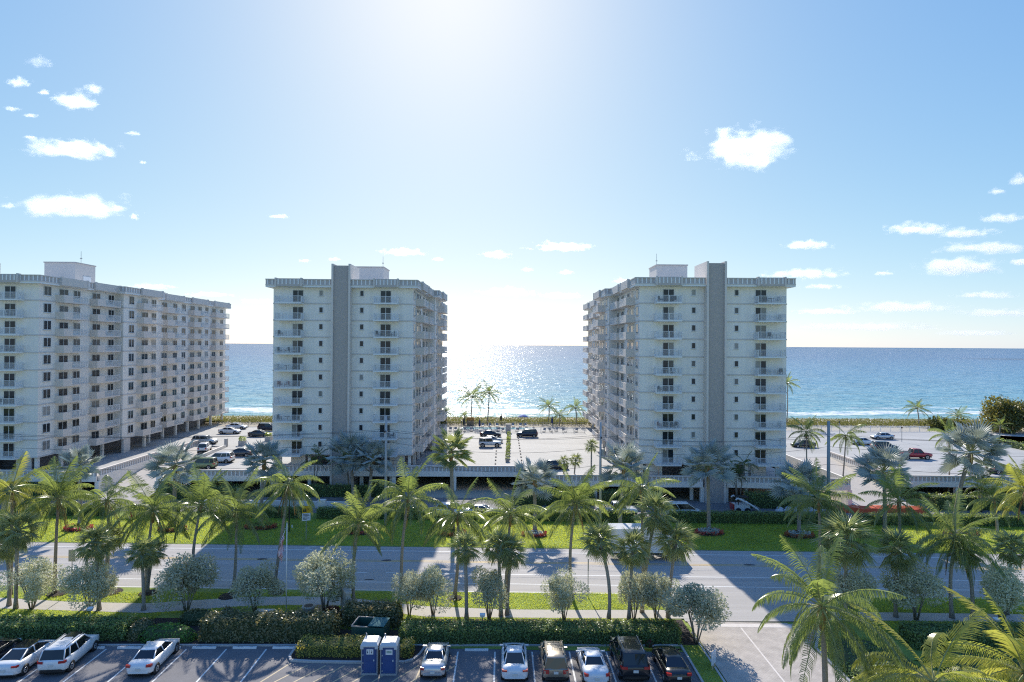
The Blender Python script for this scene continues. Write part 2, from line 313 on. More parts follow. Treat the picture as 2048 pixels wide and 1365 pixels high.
bp = N.new('ShaderNodeBump'); bp.inputs['Strength'].default_value = 0.5; bp.inputs['Distance'].default_value = 0.02; Lk.new(br.outputs['Fac'], bp.inputs['Height']); bp.invert = True; Lk.new(bp.outputs[0], p.inputs['Normal'])
drv = strip('driveway', PAV, 15.75, 24.2, 10, 45.1, 0.045)
b = MB(); b.face([(24.2, 40.9, 0.046), (27.0, 44.3, 0.046), (24.2, 44.3, 0.046)]); struct(b, 'driveway', PAV)
b = MB(); b.obox((17.9, 44.1), (24.3, 43.95), 0.5, 0.04, 0.052); b.obox((19.9, 43.7), (19.3, 12), 0.13, 0.04, 0.053); b.build('border_course', mat('pale_pavers', (0.68, 0.62, 0.56), 0.85, var=0.12, vscale=6), drv)
b = MB(); b.obox((15.55, 43), (15.55, 10), 0.16, 0, 0.10); b.obox((24.4, 40.7), (24.4, 10), 0.2, 0, 0.14); b.obox((24.4, 40.7), (27.2, 44.6), 0.2, 0, 0.14); struct(b, 'kerb', CONC)
# car park
lot = struct(MB().prism([(-120, 4), (13.7, 4), (13.9, 41.0), (-120, 41.0)], -0.2, 0.022), 'car_park', LOT)
b = MB(); b.box(-120, 13.95, 41.0, 41.16, -0.1, 0.13); b.obox((14.0, 41.1), (14.0, 10), 0.16, -0.1, 0.13); struct(b, 'kerb', CONC)
b = MB(); b.prism([(-120, 41.16), (15.4, 41.16), (15.4, 45.0), (-120, 45.6)], -0.1, 0.05); struct(b, 'planting_bed', SOIL)
b = MB(); b.prism([(14.1, 8), (15.45, 8), (15.45, 41.16), (14.1, 41.16)], -0.1, 0.06); struct(b, 'lawn', LAWN)
for x in (-39.4, -36.4, -33.35, -30.3, -27.25, -24.2, -21.15, -18.1):
    b = MB(); b.box(x-0.06, x+0.06, 35.2, 40.65, 0.02, 0.027); b.build('stall_line', PAINT, lot)
for x in (-3.37, -0.54, 2.3, 5.15, 7.98, 10.8): b = MB(); b.box(x-0.06, x+0.06, 34.8, 40.3, 0.02, 0.027); b.build('stall_line', PAINT, lot)
for i in range(9): b = MB(); b.obox((-15.2+i*1.35-0.9, 36.3), (-13.3+i*1.35-0.9, 38.6), 0.11, 0.02, 0.027); b.build('hatch_line', OPAINT, lot)
b = MB(); b.obox((-15.5, 38.9), (-17.4, 35.5), 0.12, 0.02, 0.0275); b.build('hatch_line', OPAINT, lot)
b = MB(); b.obox((-5.9, 38.3), (-6.2, 35.0), 0.12, 0.02, 0.0275); b.build('hatch_line', OPAINT, lot)
# service drive in front of the towers
DR = strip('service_drive', DRIVE, -130, 130, 72.0, 80.5, 0.03)
# beach and dune
b = MB(); prof = [(79.5, -0.06), (126, -0.06), (126.1, 2.9), (134, 3.05), (140, 3.5), (144, 3.6), (147, 2.6), (152, 1.2), (162, 0.4), (178, -0.6), (200, -1.5)]
xs = [-900, -300, -120, -60, 0, 60, 120, 300, 900]
for i in range(len(prof)-1):
    for x0, x1 in zip(xs, xs[1:]): b.face([(x0, *prof[i]), (x1, *prof[i]), (x1, *prof[i+1]), (x0, *prof[i+1])])
struct(b, 'beach', SAND)

# ---- the sea: one sheet to the horizon; colour is the water's own (depth), foam where waves break
SEA = bpy.data.materials.new('sea_water'); SEA.use_nodes = True; nt = SEA.node_tree; N, Lk = nt.nodes, nt.links
p = N['Principled BSDF']; p.inputs['IOR'].default_value = 1.33; p.inputs['Specular IOR Level'].default_value = 0.11
g = N.new('ShaderNodeNewGeometry'); sp = N.new('ShaderNodeSeparateXYZ'); mpk = N.new('ShaderNodeMapping'); mpk.inputs['Scale'].default_value = (1, 1/KY, 1); Lk.new(g.outputs['Position'], mpk.inputs[0]); Lk.new(mpk.outputs[0], sp.inputs[0])
def nz_(scl, st, det=4, rg=0.6, off=(0, 0, 0)):
    mp = N.new('ShaderNodeMapping'); mp.inputs['Scale'].default_value = st; mp.inputs['Location'].default_value = off; Lk.new(g.outputs['Position'], mp.inputs[0])
    n = N.new('ShaderNodeTexNoise'); n.inputs['Scale'].default_value = scl; n.inputs['Detail'].default_value = det; n.inputs['Roughness'].default_value = rg; Lk.new(mp.outputs[0], n.inputs['Vector']); return n
def mth(op, a, b_=None, c=None):
    m = N.new('ShaderNodeMath'); m.operation = op
    for i, v in enumerate((a, b_, c)):
        if v is None: continue
        if isinstance(v, (int, float)): m.inputs[i].default_value = v
        else: Lk.new(v, m.inputs[i])
    return m.outputs[0]
def ramp(fac, stops):
    r = N.new('ShaderNodeValToRGB'); e = r.color_ramp.elements
    e[0].position, e[0].color = stops[0][0], (*stops[0][1], 1); e[1].position, e[1].color = stops[-1][0], (*stops[-1][1], 1)
    for ps, c in stops[1:-1]: q = e.new(ps); q.color = (*c, 1)
    Lk.new(fac, r.inputs[0]); return r.outputs[0]
n_big = nz_(1.0, (0.004, 0.02, 1), 4); n_mid = nz_(1.0, (0.03, 0.11, 1), 4)
lg = mth('LOGARITHM', mth('MAXIMUM', mth('ADD', sp.outputs['Y'], mth('MULTIPLY', mth('SUBTRACT', n_big.outputs['Fac'], 0.5), 60.0)), 150.0), 10.0)   # 2.2 .. 4
col = ramp(mth('DIVIDE', mth('SUBTRACT', lg, 2.2), 1.8), [(0.0, (0.26, 0.40, 0.36)), (0.04, (0.12, 0.34, 0.41)), (0.14, (0.075, 0.26, 0.38)), (0.26, (0.04, 0.19, 0.34)), (0.5, (0.018, 0.10, 0.26)), (1.0, (0.012, 0.07, 0.21))])
dk = nz_(1.0, (0.05, 0.35, 1), 5, 0.7)
mrk = N.new('ShaderNodeMapRange'); mrk.inputs['From Min'].default_value = 0.35; mrk.inputs['From Max'].default_value = 0.65; mrk.inputs['To Min'].default_value = 0.62; mrk.inputs['To Max'].default_value = 1.25; Lk.new(dk.outputs['Fac'], mrk.inputs['Value'])
mx1 = N.new('ShaderNodeMix'); mx1.data_type = 'RGBA'; mx1.blend_type = 'MULTIPLY'; mx1.inputs[0].default_value = 1; Lk.new(col, mx1.inputs[6]); Lk.new(mrk.outputs[0], mx1.inputs[7])
dd = mth('ADD', sp.outputs['Y'], mth('MULTIPLY', mth('SUBTRACT', n_mid.outputs['Fac'], 0.5), 34.0))
band = ramp(mth('DIVIDE', mth('SUBTRACT', dd, 160.0), 90.0), [(0.0, (0, 0, 0)), (0.09, (0.75,)*3), (0.14, (0.1,)*3), (0.22, (0.22,)*3), (0.29, (0.74,)*3), (0.35, (0.62,)*3), (0.41, (0.15,)*3), (0.49, (0.6,)*3), (0.55, (0.12,)*3), (0.68, (0.33,)*3), (0.74, (0.0,)*3), (1.0, (0, 0, 0))])
n_f = nz_(1.0, (0.22, 0.75, 1), 6, 0.75)
foam = N.new('ShaderNodeMapRange'); foam.inputs['From Min'].default_value = 0.0; foam.inputs['From Max'].default_value = 0.16
Lk.new(mth('SUBTRACT', mth('ADD', n_f.outputs['Fac'], mth('MULTIPLY', band, 0.62)), 0.80), foam.inputs['Value'])
mx2 = N.new('ShaderNodeMix'); mx2.data_type = 'RGBA'; Lk.new(foam.outputs[0], mx2.inputs[0]); Lk.new(mx1.outputs[2], mx2.inputs[6]); mx2.inputs[7].default_value = (0.78, 0.80, 0.80, 1)
Lk.new(mx2.outputs[2], p.inputs['Base Color'])
w1 = nz_(1.0, (0.16, 0.62, 1), 5, 0.65); w2 = nz_(1.0, (0.8, 2.2, 1), 4, 0.65, (31, 17, 3))
va = N.new('ShaderNodeVectorMath'); va.operation = 'ADD'; Lk.new(w1.outputs['Color'], va.inputs[0]); Lk.new(w2.outputs['Color'], va.inputs[1])
vs = N.new('ShaderNodeVectorMath'); vs.operation = 'SUBTRACT'; Lk.new(va.outputs[0], vs.inputs[0]); vs.inputs[1].default_value = (1, 1, 1)
vm = N.new('ShaderNodeVectorMath'); vm.operation = 'MULTIPLY'; Lk.new(vs.outputs[0], vm.inputs[0]); vm.inputs[1].default_value = (0.95, 1.5, 0)
vb = N.new('ShaderNodeVectorMath'); vb.operation = 'ADD'; Lk.new(vm.outputs[0], vb.inputs[0]); vb.inputs[1].default_value = (0, 0, 1)
vn = N.new('ShaderNodeVectorMath'); vn.operation = 'NORMALIZE'; Lk.new(vb.outputs[0], vn.inputs[0]); Lk.new(vn.outputs[0], p.inputs['Normal'])
rgh = N.new('ShaderNodeMapRange'); rgh.inputs['To Min'].default_value = 0.22; rgh.inputs['To Max'].default_value = 0.7; Lk.new(foam.outputs[0], rgh.inputs['Value']); Lk.new(rgh.outputs[0], p.inputs['Roughness'])
b = MB(); b.face([(-45000, 150, -0.15), (45000, 150, -0.15), (45000, 50000, -0.15), (-45000, 50000, -0.15)]); struct(b, 'sea', SEA)

# ---- clouds: closed puffs of thin water vapour lit by the sun
def cloudmat(dens, freq, asp):
    m = bpy.data.materials.new('cloud_vapour'); m.use_nodes = True; nt = m.node_tree; n = nt.nodes; n.clear(); L = nt.links
    o = n.new('ShaderNodeOutputMaterial'); v = n.new('ShaderNodeVolumeScatter'); v.inputs['Color'].default_value = (1, 1, 1, 1)
    v.inputs['Anisotropy'].default_value = 0.6; L.new(v.outputs[0], o.inputs['Volume'])
    tc = n.new('ShaderNodeTexCoord'); oi = n.new('ShaderNodeObjectInfo')
    mp = n.new('ShaderNodeMapping'); mp.inputs['Scale'].default_value = (freq*asp, freq, freq); L.new(tc.outputs['Object'], mp.inputs[0])
    ml = n.new('ShaderNodeMath'); ml.operation = 'MULTIPLY'; ml.inputs[1].default_value = 50; L.new(oi.outputs['Random'], ml.inputs[0])
    nz = n.new('ShaderNodeTexNoise'); nz.noise_dimensions = '4D'; nz.inputs['Scale'].default_value = 1; nz.inputs['Detail'].default_value = 5; nz.inputs['Roughness'].default_value = 0.6
    L.new(mp.outputs[0], nz.inputs['Vector']); L.new(ml.outputs[0], nz.inputs['W'])
    sx_ = n.new('ShaderNodeSeparateXYZ'); L.new(tc.outputs['Object'], sx_.inputs[0])
    mn = n.new('ShaderNodeMath'); mn.operation = 'MINIMUM'; mn.inputs[1].default_value = 0; L.new(sx_.outputs['Z'], mn.inputs[0])   # flatter below
    m2 = n.new('ShaderNodeMath'); m2.operation = 'MULTIPLY_ADD'; m2.inputs[1].default_value = 0.8; L.new(mn.outputs[0], m2.inputs[0]); L.new(sx_.outputs['Z'], m2.inputs[2])
    cb = n.new('ShaderNodeCombineXYZ'); L.new(sx_.outputs['X'], cb.inputs['X']); L.new(sx_.outputs['Y'], cb.inputs['Y']); L.new(m2.outputs[0], cb.inputs['Z'])
    ln = n.new('ShaderNodeVectorMath'); ln.operation = 'LENGTH'; L.new(cb.outputs[0], ln.inputs[0])
    a = n.new('ShaderNodeMath'); a.operation = 'MULTIPLY_ADD'; a.inputs[1].default_value = 2.3; L.new(nz.outputs['Fac'], a.inputs[0]); a.inputs[2].default_value = -0.50
    s = n.new('ShaderNodeMath'); s.operation = 'SUBTRACT'; L.new(a.outputs[0], s.inputs[0]); L.new(ln.outputs['Value'], s.inputs[1])
    mr = n.new('ShaderNodeMapRange'); mr.inputs['From Min'].default_value = 0.0; mr.inputs['From Max'].default_value = 0.45; mr.inputs['To Max'].default_value = dens; L.new(s.outputs[0], mr.inputs['Value'])
    L.new(mr.outputs[0], v.inputs['Density']); return m
CLOUDS = [  # bearing x, height ratio, half width, half height (metres per metre of distance), label
 (0.4592, 0.3706, 0.08095, 0.04286, 3.0, 'big bright puffy cloud high on the right'),
 (-0.9200, 0.4894, 0.02190, 0.01048, 1.6, 'small puff at the upper left edge'),
 (-0.8733, 0.4711, 0.01238, 0.00571, 1, 'tiny puff right of the upper-left one'),
 (-0.8125, 0.4530, 0.04000, 0.02190, 1.6, 'ragged cloud below the upper-left wisp'),
 (-0.7792, 0.4781, 0.01810, 0.01238, 0.8, 'thin wisp above the ragged upper-left cloud'),
 (-0.8815, 0.5287, 0.02381, 0.01238, 0.5, 'faint wisp highest at the left'),
 (-0.9333, 0.4400, 0.01619, 0.00429, 0.8, 'thin streak at the left edge'),
 (-0.8978, 0.4273, 0.01429, 0.00476, 0.9, 'small streak below the left-edge streak'),
 (-0.8253, 0.3629, 0.08810, 0.01905, 2.0, 'long flat cloud at mid height on the left'),
 (-0.8982, 0.3866, 0.01238, 0.00333, 0.7, 'tiny puff above the long flat left cloud'),
 (-0.8193, 0.2515, 0.10381, 0.02667, 2.2, 'long slanting cloud low on the left'),
 (-0.9382, 0.2559, 0.01429, 0.00667, 1, 'small cloud cut by the left edge'),
 (-0.7017, 0.2366, 0.00714, 0.00810, 0.9, 'tiny puff at the tip of the slanting cloud'),
 (-0.7045, 0.3956, 0.01429, 0.00381, 0.7, 'pair of specks in the left sky'),
 (-0.6861, 0.3409, 0.00667, 0.00429, 0.7, 'speck right of the long flat left cloud'),
 (-0.4298, 0.2403, 0.02000, 0.00524, 0.7, 'faint streak above the left tower'),
 (-0.1940, 0.1741, 0.04190, 0.00857, 1.5, 'slim cloud above the left tower mast'),
 (-0.1266, 0.1614, 0.01333, 0.00476, 1.1, 'tiny cloud right of the slim one'),
 (-0.3235, 0.1596, 0.01143, 0.00476, 1, 'tiny cloud touching the left tower shaft'),
 (-0.3801, 0.1572, 0.01238, 0.00381, 0.9, 'tiny cloud above the left tower roof'),
 (-0.0163, 0.1700, 0.02952, 0.00952, 1.3, 'small ragged cloud over the central gap'),
 (0.1116, 0.1864, 0.06571, 0.01048, 1.8, 'flat cloud over the right side of the central gap'),
 (0.0440, 0.1437, 0.01048, 0.00476, 1, 'little cloud low over the central gap'),
 (0.1157, 0.1377, 0.01619, 0.00571, 1.1, 'little cloud left of the right tower'),
 (0.0013, 0.0985, 0.05476, 0.01143, 1.5, 'pale cloud low over the glittering sea'),
 (0.1063, 0.0927, 0.04190, 0.00762, 1.2, 'flat low cloud just left of the right tower'),
 (0.2259, 0.1233, 0.02190, 0.00667, 1.3, 'cloud behind the right tower roof'),
 (-0.6684, 0.1047, 0.04286, 0.00667, 1.4, 'low flat cloud over the far-left roof'),
 (-0.5607, 0.0913, 0.04190, 0.00619, 1.4, 'low flat cloud right of the far-left roof'),
 (0.5779, 0.1926, 0.04571, 0.01143, 2, 'compact cloud right of the right tower'),
 (0.7921, 0.2255, 0.06429, 0.01333, 2, 'flat cloud of the right-hand group, upper left'),
 (0.8850, 0.2186, 0.05476, 0.01143, 1.8, 'flat cloud of the right-hand group, upper right'),
 (0.9193, 0.1899, 0.08810, 0.01333, 1.8, 'wide cloud in the middle of the right-hand group'),
 (0.8723, 0.1527, 0.08190, 0.02095, 2.2, 'largest cloud of the right-hand group'),
 (0.9586, 0.2484, 0.04524, 0.01143, 1.5, 'slanting cloud near the right edge'),
 (0.5829, 0.1368, 0.07143, 0.01238, 2, 'cloud touching the right tower parapet'),
 (0.6120, 0.1149, 0.03714, 0.00619, 1.3, 'slim cloud below the one touching the parapet'),
 (0.9881, 0.3215, 0.01714, 0.01333, 1.3, 'puff at the right edge'),
 (0.9488, 0.3007, 0.01619, 0.00762, 1.2, 'small puff left of the right-edge puff'),
 (0.9929, 0.1644, 0.01905, 0.00857, 1.6, 'cloud cut by the right edge'),
 (0.7287, 0.1409, 0.02000, 0.00571, 1.2, 'small cloud left of the largest right-hand one'),
 (0.7093, 0.0385, 0.12381, 0.00952, 1.5, 'long faint bank just above the horizon, right'),
 (0.8996, 0.0273, 0.08095, 0.00667, 1.4, 'thin veil just above the horizon near the right edge'),
 (0.9290, 0.1000, 0.05476, 0.00857, 1.8, 'low flat cloud at the right'),
 (0.7629, 0.0755, 0.10476, 0.01238, 1.7, 'broad faint cloud bank low at the right'),
 (0.6170, 0.0668, 0.06667, 0.00667, 1.6, 'faint streak low beside the right tower'),
 (0.9486, 0.0663, 0.08095, 0.00952, 1.6, 'faint streak low at the right edge'),
 (-0.4621, 0.0788, 0.04286, 0.00571, 1.5, 'faint streak low left of the left tower'),
]
def cloud(i, ax, az, hw, hh, thick, label):
    import bmesh
    D = min(9000.0, 800.0/max(az, 0.05)); me = bpy.data.meshes.new('cloud'); bm_ = bmesh.new(); bmesh.ops.create_icosphere(bm_, subdivisions=3, radius=1.25)
    bm_.to_mesh(me); bm_.free(); me.polygons.foreach_set('use_smooth', [True]*len(me.polygons))
    ry_ = max(hh*1.1, hw*0.5)*D; asp = hw/hh
    me.materials.append(cloudmat(thick*1.5/(2*ry_), 1.7, min(4.0, max(1.0, asp*0.55))))
    o = link('cloud', me, None, (ax*D, D, 23.5+az*D)); o.scale = (hw*D*1.4, ry_*1.2, hh*D*1.5)
    tag(o, label, 'cloud', 'small white clouds over the sea')
for i, c in enumerate(CLOUDS): cloud(i, *c)

# ---------------------------------------------------------------- apartment towers
FL0, FH, NF = 5.7, 2.70, 10
def win_mesh(w, h, cols, head=0.07):
    """frame and glass of a window, facing -Y, origin at the sill's middle"""
    f = MB(); t = 0.06; x0, x1 = -w/2, w/2
    f.box(x0, x0+t, -0.05, 0.02, 0, h).box(x1-t, x1, -0.05, 0.02, 0, h).box(x0+t, x1-t, -0.05, 0.02, 0, t).box(x0+t, x1-t, -0.05, 0.02, h-t, h)
    f.box(x0-0.05, x1+0.05, -0.10, 0.0, -0.07, -0.004)
    for k in range(1, cols):
        xc = x0+w*k/cols; f.box(xc-0.045, xc+0.045, -0.055, 0.015, t, h-t)
    panes = []; cw = (w-2*t)/cols
    for k in range(cols):
        pm = MB(); a = x0+t+cw*k+(0.046 if k else 0); b_ = x0+t+cw*(k+1)-(0.046 if k < cols-1 else 0); pm.box(a, b_, -0.022, -0.002, t, h-t); panes.append(pm)
    return f.mesh('window', FRAME), panes
WINS = {}
def win(w, h, cols, split=False):
    k = (w, h, cols, split)
    if k not in WINS:
        fm, ps = win_mesh(w, h, cols)
        if split: pm = [q.mesh('pane', GLASS) for q in ps]
        else:
            a = MB()
            for q in ps:
                n = len(a.v); a.v += q.v; a.f += [tuple(i+n for i in f) for f in q.f]; a.m += q.m
            pm = [a.mesh('pane', GLASS)]
        WINS[k] = (fm, pm)
    return WINS[k]
def pickets(mb, p, q, z0, z1, sp=0.115, post=1.9):
    d = math.dist(p, q); n = max(1, int(d/sp)); ax = 0 if abs(q[0]-p[0]) > abs(q[1]-p[1]) else 1
    mb.obox(p, q, 0.05, z1-0.05, z1); mb.obox(p, q, 0.035, z0+0.06, z0+0.10)
    for i in range(1, n):
        t = i/n; x, y = p[0]+(q[0]-p[0])*t, p[1]+(q[1]-p[1])*t; mb.box(x-0.011, x+0.011, y-0.011, y+0.011, z0+0.10, z1-0.05)
    m = max(1, round(d/post))
    for i in range(m+1):
        t = i/m; x, y = p[0]+(q[0]-p[0])*t, p[1]+(q[1]-p[1])*t; mb.box(x-0.028, x+0.028, y-0.028, y+0.028, z0, z1-0.05)
def tower(label, ox, oy, sx, tank=(-12.6, -7.0), u3=-0.6):
    VE, VJ = 55.7, 25.6                      # far end, and where the middle bay steps back again
    UO = lambda v: 0.0 if v < 16 else (1.5 if v < VJ else u3)
    T = thing('apartment_building', label, 'building', (ox, oy, 0))
    X = lambda u: sx*u
    rside = math.pi/2*sx
    # body
    b = MB(KY); b.box(X(-22.4), X(0), 0, VJ, 5.55, 32.55); b.build('wall', WALL, T)
    b = MB(KY); b.box(X(0.0), X(1.5), 16, VJ-0.003, 5.56, 32.54); b.build('wall', WALL, T)
    b = MB(KY); b.box(X(-22.4), X(u3), VJ, VE, 5.551, 32.549); b.build('wall', WALL, T)
    b = MB(KY); b.box(X(-19), X(-4), 5, 53, 0, 5.54); b.build('garage_shade_fill', DARKIN, T)  # added dark box for the shaded garage, blocks sun from behind
    for v in (0.5, 4.9, 9.3, 13.7, 18.2, 22.6, 27.0, 31.4, 35.8, 40.2, 44.6, 49.8, 55.0):
        u = UO(v)-0.45
        b = MB(KY); b.box(X(u-0.22), X(u+0.22), v-0.22, v+0.22, 0, 5.549); b.build('column', WALL, T)
    for u in (-22.0, -16.6, -8.2, -3.4): b = MB(KY); b.box(X(u-0.25), X(u+0.25), 0.45, 0.95, 0, 5.548); b.build('column', WALL, T)
    b = MB(KY); b.box(X(1.06), X(1.5), 16.4, 18.0, 0, 5.547); b.build('pier', WALL2, T)
    for u0, u1 in ((-22.3, -21.0), (-19.5, -17.2), (-3.0, -1.2)): MB(KY).box(X(u0), X(u1), 0.3, 0.5, 2.9, 5.546).build('screen_wall', WALL2, T)
    # floor bands: thin courses at every storey, slab shadow lines put into their grey
    fb = MB(KY); fb.box(X(-22.45), X(-12.76), -0.07, 0.0, -0.11, 0.08).box(X(-9.74), X(0.07), -0.07, 0.0, -0.11, 0.08).box(X(0), X(0.07), 0, 15.93, -0.11, 0.08).box(X(1.5), X(1.57), 15.93, VJ, -0.11, 0.08).box(X(u3), X(u3+0.07), VJ+0.01, VE, -0.11, 0.08).box(X(0.07), X(1.57), 15.93, 16.0, -0.11, 0.08)
    fb.box(X(-23.15), X(-22.45), 6, 8.5, -0.10, 0.05)
    fbm = fb.mesh('floor_band', BAND)
    # front balconies
    meshes = []
    for u0, u1 in ((-21.6, -17.45), (-6.0, -2.2)):
        s = MB(KY); s.box(X(u0), X(u1), -1.38, 0, -0.13, 0.085)
        r = MB(KY); a, c = X(u0), X(u1)
        pickets(r, (a, -1.34), (c, -1.34), 0.085, 1.12); pickets(r, (a+sx*0.03, -1.30), (a+sx*0.03, -0.03), 0.085, 1.12, 0.09); pickets(r, (c-sx*0.03, -1.30), (c-sx*0.03, -0.03), 0.085, 1.12, 0.09)
        meshes.append((s.mesh('balcony', TRIM), r.mesh('railing', RAIL)))
    SIDE = [(3.0, 4.7, 7.9, 0), (10.0, 11.8, 15.5, 0), (19.5, 21.8, 25.2, 1.5), (30.0, 32.5, 35.8, u3), (39.5, 42.0, 45.3, u3), (48.7, 51.8, 54.9, u3)]
    smeshes = []
    for v0, vm, v1, uo in SIDE:
        s = MB(KY); s.box(X(uo), X(uo+1.4), v0, v1, -0.13, 0.085); s.box(X(uo+1.24), X(uo+1.4), v0, vm, 0.085, 1.10); s.box(X(uo), X(uo+1.24), v0, v0+0.14, 0.085, 1.10)
        r = MB(KY); pickets(r, (X(uo+1.34), vm), (X(uo+1.34), v1), 0.085, 1.10); pickets(r, (X(uo+0.02), v1-0.04), (X(uo+1.34), v1-0.04), 0.085, 1.10)
        smeshes.append((s.mesh('balcony', WALL2), r.mesh('railing', RAIL)))
    # windows: (side, position, sill, w, h, columns)
    FW = [(-18.45, 0.09, 1.7, 2.05, 2, True), (-4.35, 0.09, 1.7, 2.05, 2, True), (-14.75, 1.20, 0.62, 0.92, 1, False), (-8.2, 1.20, 0.62, 0.92, 1, False)]
    SW = [(1.5, 0.85, 1.36, 1.45, 2), (4.55, 0.09, 1.75, 2.05, 2), (7.2, 0.95, 1.4, 1.2, 2), (11.4, 0.09, 1.75, 2.05, 2), (14.9, 0.75, 1.35, 1.4, 2), (18.05, 0.75, 1.36, 1.5, 2), (21.75, 0.09, 1.75, 2.05, 2), (24.4, 0.75, 1.36, 1.4, 2),
          (30.9, 0.09, 1.75, 2.05, 2), (34.6, 0.75, 1.36, 1.4, 2), (37.7, 0.75, 1.36, 1.5, 2), (41.0, 0.09, 1.6, 2.05, 2), (44.0, 0.75, 1.36, 1.4, 2), (46.9, 0.75, 1.36, 1.5, 2), (50.0, 0.09, 1.6, 2.05, 2), (53.6, 0.75, 1.36, 1.4, 2)]
    for k in range(NF):
        z = FL0+FH*k
        link('floor_band', fbm, T, (0, 0, z))
        for s, r in meshes: link('railing', r, link('balcony', s, T, (0, 0, z)))
        for s, r in smeshes: link('railing', r, link('balcony', s, T, (0, 0, z)))
        for u, sill, w, h, c, sp in FW:
            fm, ps = win(w, h, c, sp); o = link('window', fm, T, (X(u), -0.03, z+sill))
            for q in ps: link('pane', q, o)
        for v, sill, w, h, c in SW:
            fm, ps = win(w*KY, h, c); o = link('window', fm, T, (X(UO(v)+0.03), v*KY, z+sill), rside)
            for q in ps: link('pane', q, o)
    # roof slab and parapet with its row of light balusters
    e = 0.9
    b = MB(KY); b.box(X(-22.4-e), X(e), -e, 16-e, 32.52, 32.78).box(X(-22.4-e), X(1.5+e), 16-e, VJ+e, 32.521, 32.781).box(X(-22.4-e), X(u3+e), VJ+e, VE+e, 32.522, 32.782); b.build('roof', TRIM, T)
    pw = MB(KY); bars = MB(KY); bl = []
    def run(p, q, nx, ny):   # parapet run, outward normal (nx, ny)
        d = math.dist(p, q)
        off = lambda k: ((p[0]+nx*k, p[1]+ny*k), (q[0]+nx*k, q[1]+ny*k))
        pw.obox(*off(-0.14), 0.22, 32.79, 33.70); 
        pw.mat(1); pw.obox(*off(-0.11), 0.34, 33.70, 33.83); pw.obox(*off(-0.11), 0.30, 32.785, 32.93); pw.mat(0)
        n = int(d/0.66)
        for i in range(n):
            t = (i+0.5)/n; x, y = p[0]+(q[0]-p[0])*t, p[1]+(q[1]-p[1])*t
            if abs(nx) > 0: bars.box(x-nx*0.04, x+nx*0.02, y-0.09, y+0.09, 32.93, 33.70)
            else: bars.box(x-0.09, x+0.09, y-ny*0.04, y+ny*0.02, 32.93, 33.70)
    fy = -e
    run((X(-22.4-e), fy), (X(-12.8), fy), 0, -1); run((X(-9.7), fy), (X(e), fy), 0, -1)
    run((X(e), fy), (X(e), 16-e), sx, 0); run((X(e), 16-e), (X(1.5+e), 16-e), 0, -1); run((X(1.5+e), 16-e), (X(1.5+e), VJ+e), sx, 0); run((X(1.5+e), VJ+e), (X(u3+e), VJ+e), 0, 1); run((X(u3+e), VJ+e), (X(u3+e), VE+e), sx, 0)
    run((X(-22.4-e), fy), (X(-22.4-e), VE+e), -sx, 0); run((X(-22.4-e), VE+e), (X(u3+e), VE+e), 0, 1)
    for u0, u1 in ((-21.7, -17.4), (-6.1, -2.1)):
        bl += [(X(u0), X(u0+0.25), fy-0.42, fy+0.2, 32.60, 33.97), (X(u1-0.25), X(u1), fy-0.42, fy+0.2, 32.60, 33.97)]
        n = 6
        pw.box(X(u0+0.25), X(u1-0.25), fy-0.36, fy-0.2, 32.62, 33.86)
        for i in range(n): x = u0+0.25+(u1-u0-0.5)*(i+0.5)/n; bars.box(X(x-0.09), X(x+0.09), fy-0.40, fy-0.361, 32.9, 33.75)
    for v0, vm, v1, uo in SIDE:
        uu = uo+e
        bl += [(X(uu+0.005), X(uu+0.4), v0-0.3, v0-0.02, 32.6, 34.0), (X(uu+0.005), X(uu+0.4), v1, v1+0.28, 32.6, 34.0)]
        bl.append((X(uu+0.005), X(uu+0.36), v0-0.02, v1, 32.62, 33.9))
    PP = pw.build('parapet', [RECESS, BAND], T); bars.build('baluster_row', TRIM, PP)['kind'] = 'stuff'
    for q in bl: MB(KY).box(*q).build('parapet_block', BAND, PP)
    # stair fin, tank house and mast
    b = MB(KY); b.box(X(-12.75), X(-12.45), -1.25, 4, 0, 36.25).box(X(-10.05), X(-9.75), -1.25, 4, 0, 36.25)
    fin = b.build('stair_shaft', WALL2, T); b = MB(KY); b.box(X(-12.449), X(-10.051), -1.02, 3.9, 0, 36.0); b.build('shaft_face', FINGREY, fin)
    t0, t1 = tank; b = MB(KY); b.box(X(t0), X(t1), 15.4, 20.2, 32.7, 38.1); hd = b.build('tank_house', BAND, T)
    b = MB(KY); b.box(X(t0-.1), X(t1+.1), 15.3, 15.6, 38.1, 38.3).box(X(t1-.2), X(t1+.1), 15.6, 20.3, 38.1, 38.3).box(X(t0-.1), X(t0+.2), 15.6, 20.3, 38.1, 38.3); b.build('coping', RECESS, hd)
    b = MB(KY); b.box(X(t1), X(t1+.15), 17.2, 19.0, 33.6, 35.9); b.build('louvre', TRIM, hd)
    b = MB(KY); b.tube([(X(t1-.6), 17.5, 38), (X(t1-.6), 17.5, 40.6)], 0.035, 5).box(X(t1-.75), X(t1-.45), 17.4, 17.6, 39.2, 39.35); b.build('mast', STEEL, hd)
    b = MB(KY)
    for u, v in ((-3.5, 6), (-17, 8), (-3, 30), (-1, 42)): b.box(X(u), X(u+0.9), v, v+0.9, 32.79, 33.9+random.uniform(0, 0.5))
    b.build('roof_vent', BAND, T)
    return T
TOWERS = [tower('long white apartment building at the left edge with its balconied flank facing right', -72.03, 82.0, 1),
          tower('white apartment tower left of the central gap, grey shaft left of its middle', -14.75, 84.9, 1, (-15.2, -8.3), -1.7),
          tower('white apartment tower right of the central gap, with the bare sea to its right', 20.6, 79.5, -1, u3=-1.0)]

